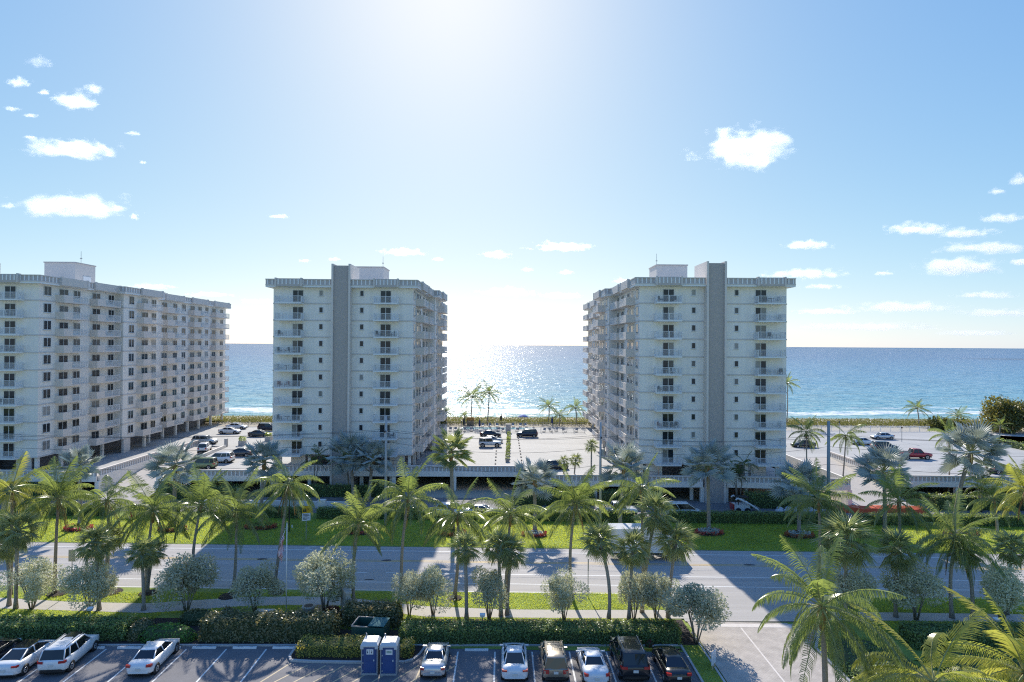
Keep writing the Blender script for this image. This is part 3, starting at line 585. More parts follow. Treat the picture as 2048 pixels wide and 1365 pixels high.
# chairs and tables left out on the front balconies
def chair_mesh(col):
    b = MB(); b.box(-0.28, 0.28, -0.26, 0.26, 0.38, 0.45).box(-0.28, 0.28, 0.20, 0.27, 0.45, 0.98)
    for x in (-0.27, 0.23):
        b.box(x, x+0.04, -0.25, -0.21, 0, 0.62).box(x, x+0.04, 0.21, 0.25, 0, 0.40).box(x, x+0.04, -0.25, 0.2, 0.62, 0.66)
    return b.mesh('patio_chair', col)
def table_mesh(col):
    b = MB(); b.cyl((0, 0), 0.42, 0.42, 0.68, 0.72, 12).cyl((0, 0), 0.04, 0.04, 0.05, 0.68, 6).cyl((0, 0), 0.25, 0.2, 0, 0.05, 8); return b.mesh('patio_table', col)
DKF = mat('dark_wicker', (0.06, 0.055, 0.055), 0.7); LTF = mat('pale_resin', (0.6, 0.6, 0.58), 0.6); REDF = mat('faded_red_plastic', (0.30, 0.12, 0.10), 0.6)
CH = {'dark': chair_mesh(DKF), 'pale': chair_mesh(LTF), 'red': chair_mesh(REDF)}; TB = {'dark': table_mesh(DKF), 'pale': table_mesh(LTF)}
ORD = ['lowest', 'second lowest', 'third lowest', 'fourth lowest', 'fifth lowest', 'sixth lowest', 'third highest', 'third-from-top', 'second highest', 'topmost']
ORD = ['bottom', 'second', 'third', 'fourth', 'fifth', 'sixth', 'seventh', 'eighth', 'ninth', 'top']
def seat(tw, side, k, items):
    ox, oy, sx = ((-72.03, 82.0, 1), (-14.75, 84.9, 1), (20.6, 79.5, -1))[tw]
    u0, u1 = ((-21.4, -17.7), (-5.8, -2.4))[0 if (side == 'left') == (sx == 1) else 1]
    xs = sorted((ox+sx*u0, ox+sx*u1)); z = FL0+FH*k+0.086
    nm = ('far-left block', 'left tower', 'right tower')[tw]
    fl = ORD[k]+(' balcony up' if 0 < k < 9 else ' balcony')
    for t, kind, col, rz in items:
        x = xs[0]+(xs[1]-xs[0])*t
        where = 'left end' if t < 0.34 else ('middle' if t < 0.6 else 'right end')
        tag(link('patio_'+kind, (CH if kind == 'chair' else TB)[col], None, (x, oy-0.72, z), rz), f'{col} {kind}, {where} of {side} {fl}, {nm}', kind, 'patio furniture on the front balconies')
R_ = random.uniform
seat(1, 'left', 7, [(0.12, 'chair', 'dark', 1.2), (0.4, 'table', 'pale', 0)])
seat(1, 'left', 6, [(0.1, 'chair', 'dark', 1.4), (0.42, 'chair', 'dark', -0.5), (0.72, 'chair', 'pale', -1.2)])
seat(1, 'left', 5, [(0.1, 'chair', 'pale', 1.4), (0.4, 'table', 'dark', 0), (0.72, 'chair', 'dark', -1.2)])
seat(1, 'left', 4, [(0.12, 'chair', 'red', 1.0), (0.42, 'chair', 'red', -0.4)])
seat(1, 'left', 2, [(0.1, 'chair', 'dark', 1.2), (0.45, 'table', 'dark', 0)])
seat(1, 'right', 7, [(0.12, 'chair', 'dark', 1.2), (0.5, 'table', 'dark', 0), (0.82, 'chair', 'dark', -1.3)])
seat(1, 'right', 6, [(0.45, 'table', 'pale', 0), (0.8, 'chair', 'pale', -1.3)])
seat(1, 'right', 1, [(0.5, 'table', 'dark', 0), (0.82, 'chair', 'dark', -1.1)])
seat(2, 'left', 9, [(0.15, 'chair', 'dark', 0.9), (0.75, 'chair', 'dark', -0.8)])
seat(2, 'left', 5, [(0.45, 'table', 'pale', 0), (0.72, 'chair', 'pale', -0.8)])
seat(2, 'left', 4, [(0.15, 'chair', 'dark', 0.9), (0.5, 'table', 'dark', 0)])
seat(2, 'left', 2, [(0.12, 'chair', 'red', 0.9), (0.5, 'table', 'dark', 0), (0.82, 'chair', 'dark', -1)])
seat(2, 'right', 9, [(0.35, 'chair', 'dark', 0.4), (0.55, 'table', 'dark', 0), (0.8, 'chair', 'pale', -1)])
seat(2, 'right', 8, [(0.85, 'chair', 'pale', -1)])
seat(2, 'right', 7, [(0.5, 'chair', 'dark', 0.1), (0.75, 'table', 'pale', 0)])
seat(2, 'right', 5, [(0.5, 'chair', 'pale', 0.2), (0.72, 'table', 'pale', 0), (0.9, 'chair', 'dark', -1)])
seat(2, 'right', 2, [(0.6, 'table', 'pale', 0), (0.85, 'chair', 'pale', -1)])
seat(0, 'right', 8, [(0.35, 'chair', 'pale', 1), (0.75, 'table', 'pale', 0)])
seat(0, 'right', 6, [(0.3, 'chair', 'pale', 1), (0.7, 'chair', 'dark', -1)])
seat(0, 'right', 3, [(0.3, 'chair', 'dark', 1)])

# ---------------------------------------------------------------- parking decks, ramps, pool terrace
def deck(poly, z0, z1, name='parking_deck'): return struct(MB().prism(poly, z0, z1), name, DECK)
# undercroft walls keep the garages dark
def wall_thing(name, label, p, q, w, z0, z1, m, cat='wall'):
    b = MB(); b.obox(p, q, w, z0, z1); return tag(b.build(name, m), label, cat)
deck([(-120, 80.9), (-62.1, 80.9), (-62.1, 97), (-61, 107), (-61, 130), (-120, 130)], 2.45, 3.0)
deck([(-61.0, 107), (-54.8, 104.0), (-53.3, 92), (-53.3, 81.6), (-37.1, 81.6), (-37.1, 130), (-61.0, 130)], 2.451, 3.002)
deck([(-37.1, 85.2), (1.9, 85.2), (1.9, 127), (-37.1, 127)], 2.449, 3.001)
deck([(1.9, 85.2), (6.2, 79.3), (20.5, 79.3), (45.6, 79.3), (45.6, 127), (1.9, 127)], 2.448, 2.999)
deck([(45.6, 97), (60.9, 97), (60.4, 79.9), (140, 77.5), (140, 112), (104, 127.3), (45.6, 127.3)], 2.45, 3.0)
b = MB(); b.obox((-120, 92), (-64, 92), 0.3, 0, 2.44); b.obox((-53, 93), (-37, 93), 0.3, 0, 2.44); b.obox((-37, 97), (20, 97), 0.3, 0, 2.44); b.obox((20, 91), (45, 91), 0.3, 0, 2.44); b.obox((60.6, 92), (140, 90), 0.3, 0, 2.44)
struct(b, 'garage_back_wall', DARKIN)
def balustrade(label, pts, z0=3.0, band=(2.3, 3.0), cap=1.05, pier=None):
    """concrete parapet: fascia band, recessed panel with its shade in the colour, row of light balusters, cap"""
    T = thing('balustrade', label, 'balustrade wall', (pts[0][0], pts[0][1], 0), group='white balustrades of the parking decks')
    f = MB(); pn = MB(); br = MB(); cp = MB(); o = pts[0]
    for p, q in zip(pts, pts[1:]):
        p = (p[0]-o[0], (p[1]-o[1])*KY); q = (q[0]-o[0], (q[1]-o[1])*KY); d = math.dist(p, q); n = max(1, int(d/0.62))
        f.obox(p, q, 0.34, band[0], z0+0.12); pn.obox(p, q, 0.16, z0+0.12, z0+cap-0.22); cp.obox(p, q, 0.40, z0+cap-0.22, z0+cap)
        t = Vector((q[0]-p[0], q[1]-p[1])).normalized()
        for i in range(n):
            c = ((i+0.5)/n); x, y = p[0]+(q[0]-p[0])*c, p[1]+(q[1]-p[1])*c
            br.obox((x-t.x*0.09, y-t.y*0.09), (x+t.x*0.09, y+t.y*0.09), 0.30, z0+0.12, z0+cap-0.22)
        if pier:
            m = max(1, int(d/pier))
            for i in range(m+1): x, y = p[0]+(q[0]-p[0])*i/m, p[1]+(q[1]-p[1])*i/m; f.box(x-0.3, x+0.3, y+0.02, y+0.6, 0, band[0]-0.002)
    f.build('fascia', WALL, T); pn.build('recessed_panel', RECESS, T); br.build('baluster_row', TRIM, T)['kind'] = 'stuff'; cp.build('coping', WALL2, T); return T
balustrade('balustrade in front of the far-left building, facing the lawn', [(-120, 80.7), (-61.9, 80.7)], pier=7)
balustrade('long balustrade climbing beside the left ramp', [(-61.9, 81.2), (-61.95, 97), (-61.2, 106)], band=(0.0, 3.0))
balustrade('short balustrade behind the leaning palm, below the white wagon and the green off-roader', [(-53.3, 81.4), (-37.1, 81.4)], pier=7)
balustrade('balustrade in front of the left tower and centre deck, over the dark garage mouth', [(-37.1, 84.7), (1.9, 84.7)], pier=8)
balustrade('balustrade in front of the right-hand end of the centre deck, beside the small palms', [(1.9, 84.7), (6.2, 79.1), (21.6, 79.1)], pier=7)
balustrade('balustrade in front of the right tower, left of its grey shaft', [(22.0, 78.75), (30.0, 78.75)], pier=7)
balustrade('balustrade in front of the right tower, right of its grey shaft', [(33.6, 78.75), (51.4, 77.3)], pier=7)
balustrade('balustrade along the right ramp, pointing at the sea', [(60.9, 97.4), (60.5, 80.2)], band=(0.0, 3.0))
balustrade('long balustrade of the right-hand deck, below the red pickup', [(60.4, 79.6), (140, 77.2)], pier=8)
# ramps
b = MB()
for (xl, xr, ya, yb, za, zb) in ((-61.7, -53.4, 78.5, 92, 0.05, 2.2), (-61.7, -53.5, 92, 104.2, 2.2, 3.004), (51.6, 60.6, 76.0, 88, 0.05, 2.0), (51.6, 60.9, 88, 97.2, 2.0, 3.003)):
    b.face([(xl, ya, za), (xr, ya, za), (xr, yb, zb), (xl, yb, zb)])
struct(b, 'ramp', mat('ramp_concrete', (0.50, 0.46, 0.42), 0.85, var=0.08, vscale=0.8))
wall_thing('ramp_wall', 'low white wall along the left side of the right ramp', (51.4, 77.6), (51.5, 96.8), 0.3, 0, 3.9, WALL)
wall_thing('ramp_wall', 'low white wall between left ramp and the wagon deck', (-53.3, 82), (-54.6, 103.8), 0.28, 0, 3.55, WALL)
wall_thing('deck_kerb', 'long low kerb between the right tower and its ramp', (46.4, 79.5), (49.5, 97), 0.4, 2.9, 3.5, WALL)
wall_thing('gate_post', 'square grey post at the head of the left ramp', (-54.9, 104.4), (-54.9, 104.9), 0.5, 3.0, 4.6, CONC, 'post')
# deck paint: thin stall lines
b = MB()
for y in [88+3*i for i in range(12)]: b.box(-12.5, -6.5, y, y+0.1, 3.0, 3.006)
for y in [84+3.0*i for i in range(14)]: b.box(11, 16, y, y+0.1, 3.0, 3.007)
for y in [84+3.0*i for i in range(14)]: b.box(72, 77.2, y, y+0.1, 3.0, 3.006)
tag(b.build('deck_stall_lines', mat('worn_white_paint', (0.66, 0.66, 0.65), 0.7)), kind='structure')
NTH = ['nearest', 'second', 'third', 'fourth', 'fifth', 'sixth', 'seventh', 'eighth', 'ninth', 'tenth', 'farthest']
WS = mat('dark_rubber', (0.05, 0.05, 0.055), 0.8)
for i in range(10):
    for x, nm in ((-1.35, 'left'), (3.25, 'right')):
        y = 90.5+i*2.75
        tag(link('wheel_stop', MB().box(-0.12, 0.12, -0.45, 0.45, 0, 0.14).mesh('wheel_stop', WS), None, (x, y, 3.0)), f'dark wheel stop {nm} of the planter row, {NTH[i] if i < 9 else NTH[10]} from the balustrade', 'wheel stop', f'dark wheel stops {nm} of the planter row')
# pool terrace behind the centre deck
b = MB(); b.prism([(-14.5, 127.02), (45, 127.02), (45, 132.5), (-14.5, 132.5)], 2.6, 3.0); struct(b, 'pool_terrace', DECK)
P = thing('swimming_pool', 'pale blue swimming pool behind the fence of the centre deck', 'pool', (-1.5, 129, 3.0))
MB().box(-8.5, 8.5, -1.7, 1.7, -0.35, 0.03).build('water', mat('pool_water', (0.13, 0.38, 0.45), 0.08), P)
b = MB(); b.box(-8.9, -8.501, -2.1, 2.1, -0.3, 0.09).box(8.501, 8.9, -2.1, 2.1, -0.3, 0.09).box(-8.5, 8.5, -2.1, -1.701, -0.3, 0.09).box(-8.5, 8.5, 1.701, 2.1, -0.3, 0.09); b.build('coping', TRIM, P)
def fence(label, p, q, z, h=1.2, m=RAIL, post=2.4, sp=0.16):
    T = thing('fence', label, 'fence', (p[0], p[1], z)); d = (q[0]-p[0], (q[1]-p[1])*KY); L = math.hypot(*d); n = int(L/post)
    b = MB(); b.obox((0, 0), d, 0.05, h-0.06, h).obox((0, 0), d, 0.04, 0.1, 0.15)
    for i in range(1, int(L/sp)): t = i*sp/L; b.box(d[0]*t-0.012, d[0]*t+0.012, d[1]*t-0.012, d[1]*t+0.012, 0.15, h-0.06)
    b.build('picket_panel', m, T)
    pm = MB().box(-0.05, 0.05, -0.05, 0.05, 0, h+0.05).mesh('post', m)
    for i in range(n+1): link('post', pm, T, (d[0]*i/n, d[1]*i/n, 0))
    return T
GREYR = mat('grey_metal_railing', (0.30, 0.31, 0.32), 0.5)
fence('metal picket fence between the centre deck and the pool', (-14.3, 123.2), (19, 122.5), 3.0, 1.25, GREYR)
fence('metal picket fence along the dune behind the pool', (-14.4, 132.4), (44, 132.4), 3.0, 1.1, GREYR)
fence('pale picket fence along the dune behind the right-hand deck', (46, 127.2), (104, 127.2), 3.0, 1.3, RAIL)
fence('pale picket fence at the seaward end of the left deck', (-70, 129.5), (-37.3, 129.5), 3.0, 1.2, GREYR)
wall_thing('gate_pillar', 'square grey gate pillar at the head of the planter row', (0.5, 123.1), (1.7, 123.1), 1.1, 3.0, 5.0, CONC, 'pillar')
# loungers, parasols and a lamp round the pool
lm = MB(); lm.box(-0.32, 0.32, -0.95, 0.35, 0.28, 0.36); lm.rings([[(-0.32, 0.35, 0.28), (0.32, 0.35, 0.28), (0.32, 0.35, 0.36), (-0.32, 0.35, 0.36)], [(-0.32, 0.95, 0.78), (0.32, 0.95, 0.78), (0.32, 0.95, 0.86), (-0.32, 0.95, 0.86)]])
for x in (-0.28, 0.22):
    for y in (-0.85, 0.25): lm.box(x, x+0.06, y, y+0.06, 0, 0.28)
lm = lm.mesh('sun_lounger', mat('grey_sling', (0.35, 0.35, 0.36), 0.7))
for i, x in enumerate((-12.6, -11.4, -9.2, -7.6, -1.2, 0.0, 3.2, 7.4, 9.6, 11.2, 12.6, 14.4, 17.3)):
    side = 'left' if x < 0.6 else 'right'
    tag(link('sun_lounger', lm, None, (x, 124.6+0.5*math.sin(i*2.1), 3.0), 0.3*math.sin(i*3)), f'grey sun lounger behind the deck fence, {NTH[5-i] if i < 6 else NTH[i-6]} to the {side} of the gate pillar', 'sun lounger', f'sun loungers behind the fence {side} of the pillar')
for i, x in enumerate((-5.2, -3.4, -1.6, 2.4, 4.2, 5.6)):
    tag(link('sun_lounger', lm, None, (x, 131.5, 3.0), 0.2*math.sin(i*3)), f'grey sun lounger beyond the pool, {NTH[i]} from its left end', 'sun lounger', 'sun loungers on the far side of the pool')
def parasol_closed(x, y, m, label):
    T = thing('parasol', label, 'parasol', (x, y, 3.0)); MB().cyl((0, 0), 0.035, 0.035, 0, 2.7, 6).cyl((0, 0), 0.3, 0.28, 0, 0.1, 10).build('pole', STEEL, T)
    b = MB(); n = 10; b.rings([[(r*(1+0.25*(k % 2))*math.cos(2*math.pi*k/n), r*(1+0.25*(k % 2))*math.sin(2*math.pi*k/n), z) for k in range(n)] for r, z in ((0.12, 0.9), (0.24, 1.2), (0.20, 2.0), (0.09, 2.6), (0.02, 2.75))]); b.build('canopy', m, T)
NAVY = mat('navy_canvas', (0.025, 0.05, 0.16), 0.8); DGR = mat('dark_canvas', (0.05, 0.055, 0.06), 0.8)
parasol_closed(-9.6, 127.6, DGR, 'closed dark parasol left of the pool, beside the small beach palms')
parasol_closed(-5.7, 126.2, NAVY, 'closed navy parasol left of the pool, in front of the two tall beach palms')
parasol_closed(12.2, 131.6, NAVY, 'closed navy parasol beyond the right end of the pool')
parasol_closed(-0.6, 136.0, DGR, 'closed dark parasol on the dune behind the pool')
T = thing('beach_umbrella', 'open blue beach umbrella on the sand near the surf', 'umbrella', (5.7, 153, 0.9)); MB().cyl((0, 0), 0.03, 0.03, 0, 2.2, 6).build('pole', STEEL, T)
b = MB(); n = 10; b.rings([[(r*math.cos(2*math.pi*k/n), r*math.sin(2*math.pi*k/n), z) for k in range(n)] for r, z in ((1.75, 1.6), (1.2, 2.0), (0.6, 2.3), (0.03, 2.45))]); b.build('canopy', mat('blue_canvas', (0.03, 0.12, 0.42), 0.7), T)
T = thing('lifeguard_hut', 'small orange hut roof between the beach palms', 'hut', (-8.4, 133.6, 3.1)); MB().box(-0.9, 0.9, -0.6, 0.6, 0, 1.3).build('wall', mat('tan_boards', (0.32, 0.25, 0.17), 0.8), T)
MB().rings([[(-1.1, -0.8, 1.3), (1.1, -0.8, 1.3), (1.1, 0.8, 1.3), (-1.1, 0.8, 1.3)], [(-0.8, -0.1, 1.9), (0.8, -0.1, 1.9), (0.8, 0.1, 1.9), (-0.8, 0.1, 1.9)]]).build('roof', mat('orange_roof', (0.62, 0.28, 0.06), 0.7), T)
# planter row on the centre deck
PL = mat('grey_planter', (0.3, 0.3, 0.3), 0.8)
def blob_leaves(n, r, L, Wd, sq=(1, 1, 1), c=(0, 0, 0), shell=0.45):
    d = rng.normal(size=(n, 3)); d /= np.linalg.norm(d, axis=1)[:, None]; rr = rng.uniform(shell, 1, (n, 1))**0.5
    p = d*rr*r*np.array(sq); return leaf_quads(p+np.array(c), d, L, Wd)
pm = MB().cyl((0, 0), 0.34, 0.42, 0, 0.55, 10).mesh('pot', PL); bv = blob_leaves(220, 0.6, 0.24, 0.11, (1, 1, 0.85), (0, 0, 0.85)); bmesh_ = fast_mesh('foliage', bv, len(bv)//4, 4, HEDG)
for i in range(11):
    y = 92.2+i*2.6; T = thing('planter', f'round planter with a clipped bush, {NTH[i]} from the balustrade in the centre-deck row', 'planter', (0.75+0.05*i, y, 3.0), i*0.7, 'planters in a row across the centre deck')
    link('pot', pm, T); o = link('foliage', bmesh_, T); o.scale = (0.72+0.1*(i % 3), 0.75, 0.7+0.08*(i % 4))
for i, (x, y, lab) in enumerate((( -52.6, 106.5, 'nearest square planter on the left deck'), (-49.6, 111.5, 'middle square planter on the left deck, dark bush'), (-46.5, 116.0, 'far square planter on the left deck'))):
    T = thing('planter', lab, 'planter', (x, y, 3.0)); MB().box(-0.6, 0.6, -0.6, 0.6, 0, 0.9).build('pot', CONC, T); o = link('foliage', bmesh_, T, (0, 0, 0.2)); o.scale = (1.3, 1.3, 1.2)
T = thing('utility_cart', 'small open utility cart parked near the seaward fence of the left deck', 'cart', (-45.6, 122.5, 3.0), 0.2)
MB().box(-1.2, 1.2, -0.6, 0.6, 0.35, 0.6).box(-1.2, -0.1, -0.6, -0.55, 0.6, 1.05).box(-1.2, -0.1, 0.55, 0.6, 0.6, 1.05).box(-1.2, -1.15, -0.55, 0.55, 0.6, 1.05).box(0.2, 0.9, -0.55, 0.55, 0.6, 0.9).build('body', CONC, T)
for x in (-0.8, 0.8):
    for y in (-0.62, 0.62): MB().rings([[(x+0.28*math.cos(k*math.pi/5), y+s*0.08, 0.28+0.28*math.sin(k*math.pi/5)) for k in range(10)] for s in (-1, 1)]).build('wheel', TYRE, T)
T = thing('sun_shelter', 'low canopy roof of a shelter at the seaward edge of the left deck', 'shelter', (-38.8, 127, 3.0)); MB().box(-3.8, 1.4, -1.6, 1.6, 2.1, 2.3).build('roof', CONC, T)
for x in (-3.5, 1.1):
    for y in (-1.3, 1.3): MB().box(x-0.08, x+0.08, y-0.08, y+0.08, 0, 2.1).build('post', CONC, T)
T = thing('lamp_post', 'black lamp post near the seaward fence of the left deck', 'lamp post', (-45.2, 127, 3.0)); MB().cyl((0, 0), 0.12, 0.08, 0, 4.2, 8).build('post', BLACK, T); MB().cyl((0, 0), 0.18, 0.28, 4.2, 4.8, 8).build('lantern', BLACK, T)
for i, (x, y, lab) in enumerate(((78.2, 121.5, 'short lamp post behind the silver sedan on the right deck'), (86.5, 113.2, 'short lamp post at the tail of the dark SUV on the right deck'), (-9.5, 119.5, 'short lamp post by the left flank on the centre deck'))):
    T = thing('lamp_post', lab, 'lamp post', (x, y, 3.0), group='lamp posts on the decks'); MB().cyl((0, 0), .06, .05, 0, 2.9, 8).build('post', GREYR, T); MB().cyl((0, 0), .12, .2, 2.9, 3.25, 8).build('lantern', BLACK, T)

# ---------------------------------------------------------------- vegetation
def frond_mesh(e0, droop, seed, L=4.2, n=48, ll=0.95, hang=0.75, lmat=None):
    r = random.Random(seed); pts = []; x = z = y = 0.0; th = math.radians(e0); M = 16; sway = r.uniform(-0.25, 0.25)
    for i in range(M+1):
        s = i/M; pts.append((x, y, z, th-droop*s**1.25)); t = th-droop*s**1.25
        x += math.cos(t)*L/M; z += math.sin(t)*L/M; y += sway*s*L/M
    P = lambda s: [pts[min(int(s*M), M-1)][k]*(1-(s*M-min(int(s*M), M-1)))+pts[min(int(s*M), M-1)+1][k]*(s*M-min(int(s*M), M-1)) for k in range(4)]
    b = MB(); b.mat(1)
    b.tube([P(s)[:3] for s in (0, 0.15, 0.3, 0.5, 0.75, 1)], [0.055, 0.04, 0.032, 0.024, 0.014, 0.005], 4, cap=False); b.mat(0)
    for i in range(n):
        s = 0.14+0.86*(i+0.5)/n
        px, py, pz, t = P(s); l = ll*(math.sin(math.pi*min(1, 0.16+s*0.80))**0.8)*r.uniform(0.82, 1.12)
        if s > 0.93: l *= 0.75
        T = Vector((math.cos(t), sway*s, math.sin(t))).normalized(); U = Vector((-math.sin(t), 0, math.cos(t)))
        for sg in (1, -1):
            if r.random() < 0.05: continue
            side = Vector((0, sg, 0)); d1 = (side*0.85 + T*(0.35+0.5*s) + U*(0.22-0.25*s)).normalized()
            d2 = (d1*(1-hang) + T*0.15 + Vector((0, 0, -1))*hang*r.uniform(0.8, 1.25)).normalized(); d3 = (d2*0.6+Vector((0, 0, -1))*0.6*hang+T*0.1).normalized()
            a = Vector((px, py, pz)); m = a+d1*l*0.34; q = m+d2*l*0.36; e = q+d3*l*0.34; wv = (T*0.8+U*0.35).normalized()*0.024*r.uniform(0.8, 1.2)
            b.face([a-wv*0.7, a+wv*0.7, m+wv, m-wv]); b.face([m-wv, m+wv, q+wv*0.85, q-wv*0.85]); b.face([q-wv*0.85, q+wv*0.85, e])
    return b
ECL = [80, 62, 45, 25, 6, -18, -42]; DRP = [0.55, 0.95, 1.25, 1.45, 1.35, 1.05, 0.75]
def frond_set(lm, hang=0.8, L=4.2, n=48, ll=0.95, s0=0):
    return [[frond_mesh(e, d*f, s0+i*10+k, L, n, ll, hang*(0.55 if e > 55 else 1.0)).mesh('frond', [lm, RACHIS]) for k, f in enumerate((0.85, 1.2))] for i, (e, d) in enumerate(zip(ECL, DRP))]
FR_COCO = frond_set(COCO); FR_GOLD = frond_set(YELLO, 0.6, s0=100); FR_AREC = frond_set(AREC, 0.5, 2.6, 26, 0.6, 200)
FR_DEAD = [frond_mesh(-62, 0.5, 500+k, 3.4, 26, 0.7, 0.9).mesh('frond', [DEAD, DEAD]) for k in range(2)]
FR_BEACH = frond_set(COCO, 0.5, 4.0, 34, 0.95, 300)
def fan_mesh(pet, r, ang, n, seed, tipdrop, cup, fold=0.06, split=0.62):
    q = random.Random(seed); b = MB(); b.mat(1); b.tube([(0, 0, 0), (pet*0.5, 0, 0.06*pet), (pet, 0, 0)], [0.045, 0.035, 0.03], 4, cap=False); b.mat(0)
    for i in range(n):
        a = (-ang/2+ang*(i+0.5)/n); h = ang/n/2; rr = r*(0.72+0.28*math.cos(a*0.55))*q.uniform(0.9, 1.06); zl = fold
        def pt(a_, k, z): return (pet+math.cos(a_)*rr*k, math.sin(a_)*rr*k, z+cup*(rr*k)**2*(0.35+abs(math.sin(a_))))
        c = (pet, 0, 0); L_ = pt(a-h, split, -zl); R_2 = pt(a+h, split, -zl); m = pt(a, split, zl)
        t = pt(a, 1.0, -tipdrop*q.uniform(0.6, 1.4)); b.face([c, L_, m]); b.face([c, m, R_2]); b.face([L_, t, m]); b.face([m, t, R_2])
    return b
FAN_B = [fan_mesh(1.5, 1.35, math.radians(285), 24, s, 0.16, 0.14, 0.09, 0.42).mesh('fan_leaf', [BISM, RACHIS]) for s in range(3)]
FAN_G = [fan_mesh(1.4, 1.25, math.radians(270), 24, 20+s, 0.2, 0.08, 0.07, 0.42).mesh('fan_leaf', [SABAL, RACHIS]) for s in range(3)]
FAN_S = [fan_mesh(0.85, 0.92, math.radians(235), 20, 40+s, 0.34, -0.10, 0.03, 0.28).mesh('fan_leaf', [SABAL, RACHIS]) for s in range(3)]
def trunk(T, dx, h, r0, r1, bow=0.0, boots=None, rnd=None):
    b = MB(); path = []; rad = []
    for i in range(9):
        s = i/8; path.append((dx*s**1.6 + bow*math.sin(math.pi*s), 0, h*s)); rad.append((r0+(r1-r0)*s)*(1.45-0.45*min(1, s*8) if s < 0.125 else 1))
    b.tube(path, rad, 8); b.build('trunk', TRUNK, T, smooth=True)
    if boots:
        c = MB(); c.tube([(dx-0.02*dx/max(h, 1), 0, h-boots[0]), (dx, 0, h-boots[0]*0.5), (dx, 0, h+0.15)], [r1*1.05, boots[1], boots[1]*0.75], 8); c.build('leaf_base', SHAFT, T, smooth=True)
def crown(T, c, n, sets, seed, scale=1.0, e_hi=84, e_lo=-38, wind=0.0, bias=1.0, name='frond'):
    r = random.Random(seed)
    for i in range(n):
        f = (i+0.5)/n; e = e_hi+(e_lo-e_hi)*f**bias + r.uniform(-7, 7); az = i*2.39996+r.uniform(-0.35, 0.35)
        if sets and isinstance(sets[0], list):
            k = min(range(len(ECL)), key=lambda j: abs(ECL[j]-e)); me = sets[k][r.randrange(2)]; M = Matrix.Rotation(az, 4, 'Z') @ Matrix.Rotation(r.uniform(-0.35, 0.35), 4, 'X') @ Matrix.Rotation(-math.radians(e-ECL[k]), 4, 'Y')
        else:
            me = sets[r.randrange(len(sets))]; M = Matrix.Rotation(az, 4, 'Z') @ Matrix.Rotation(-math.radians(e), 4, 'Y') @ Matrix.Rotation(r.uniform(-0.5, 0.5), 4, 'X')
        o = link(name, me, T); sc = scale*r.uniform(0.88, 1.1); o.matrix_local = Matrix.Translation(c) @ M @ Matrix.Scale(sc, 4)
def coconut(x, y, dx, h, seed, label, n=19, scale=1.0, sets=None, bow=0.0, r0=0.17, group='coconut palms along the boulevard', e_lo=-40):
    T = thing('coconut_palm', label, 'palm tree', (x, y, 0), group=group)
    trunk(T, dx, h, r0, r0*0.62, bow, (1.0*scale, r0*1.15)); crown(T, (dx, 0, h+0.1), n, sets or FR_COCO, seed, scale, e_lo=e_lo, bias=0.85+0.3*math.sin(seed*1.9))
    r = random.Random(seed*3)
    for k in range(r.choice((0, 1, 1, 2, 3))):      # dead fronds hanging by the trunk
        o = link('frond', FR_DEAD[k % 2], T, (dx, 0, h-0.1), rot=(0, 0.15*r.uniform(-1, 1), r.uniform(0, 6.28)), scale=scale*r.uniform(0.7, 1.0)); o['label'] = 'dead brown frond'
    if r.random() < 0.6:
        b = MB()
        for k in range(7): a = r.uniform(0, 6.28); c = (dx+0.3*math.cos(a), 0.3*math.sin(a), h-0.25-r.uniform(0, 0.35)); b.rings([[(c[0]+0.13*q*math.cos(t*1.047), c[1]+0.13*q*math.sin(t*1.047), c[2]+zz) for t in range(6)] for q, zz in ((0.3, -0.15), (1, -0.04), (0.9, 0.08), (0.2, 0.15))])
        b.build('coconut_cluster', NUT, T, smooth=True)
    return T
def fanpalm(x, y, dx, h, seed, label, kind, n, scale, bow=0.0, group=None, r0=0.2, e_lo=-45, z0=0):
    T = thing('silver_fan_palm' if kind is FAN_B else 'cabbage_palm', label, 'palm tree', (x, y, z0), group=group)
    trunk(T, dx, h, r0, r0*0.8, bow, (0.9*scale, r0*1.15) if kind is not FAN_S else None); crown(T, (dx, 0, h+0.05), n, kind, seed, scale, 86 if kind is FAN_S else 72, e_lo, name='fan_leaf'); return T
GV = 'coconut palms along the near side of the boulevard'
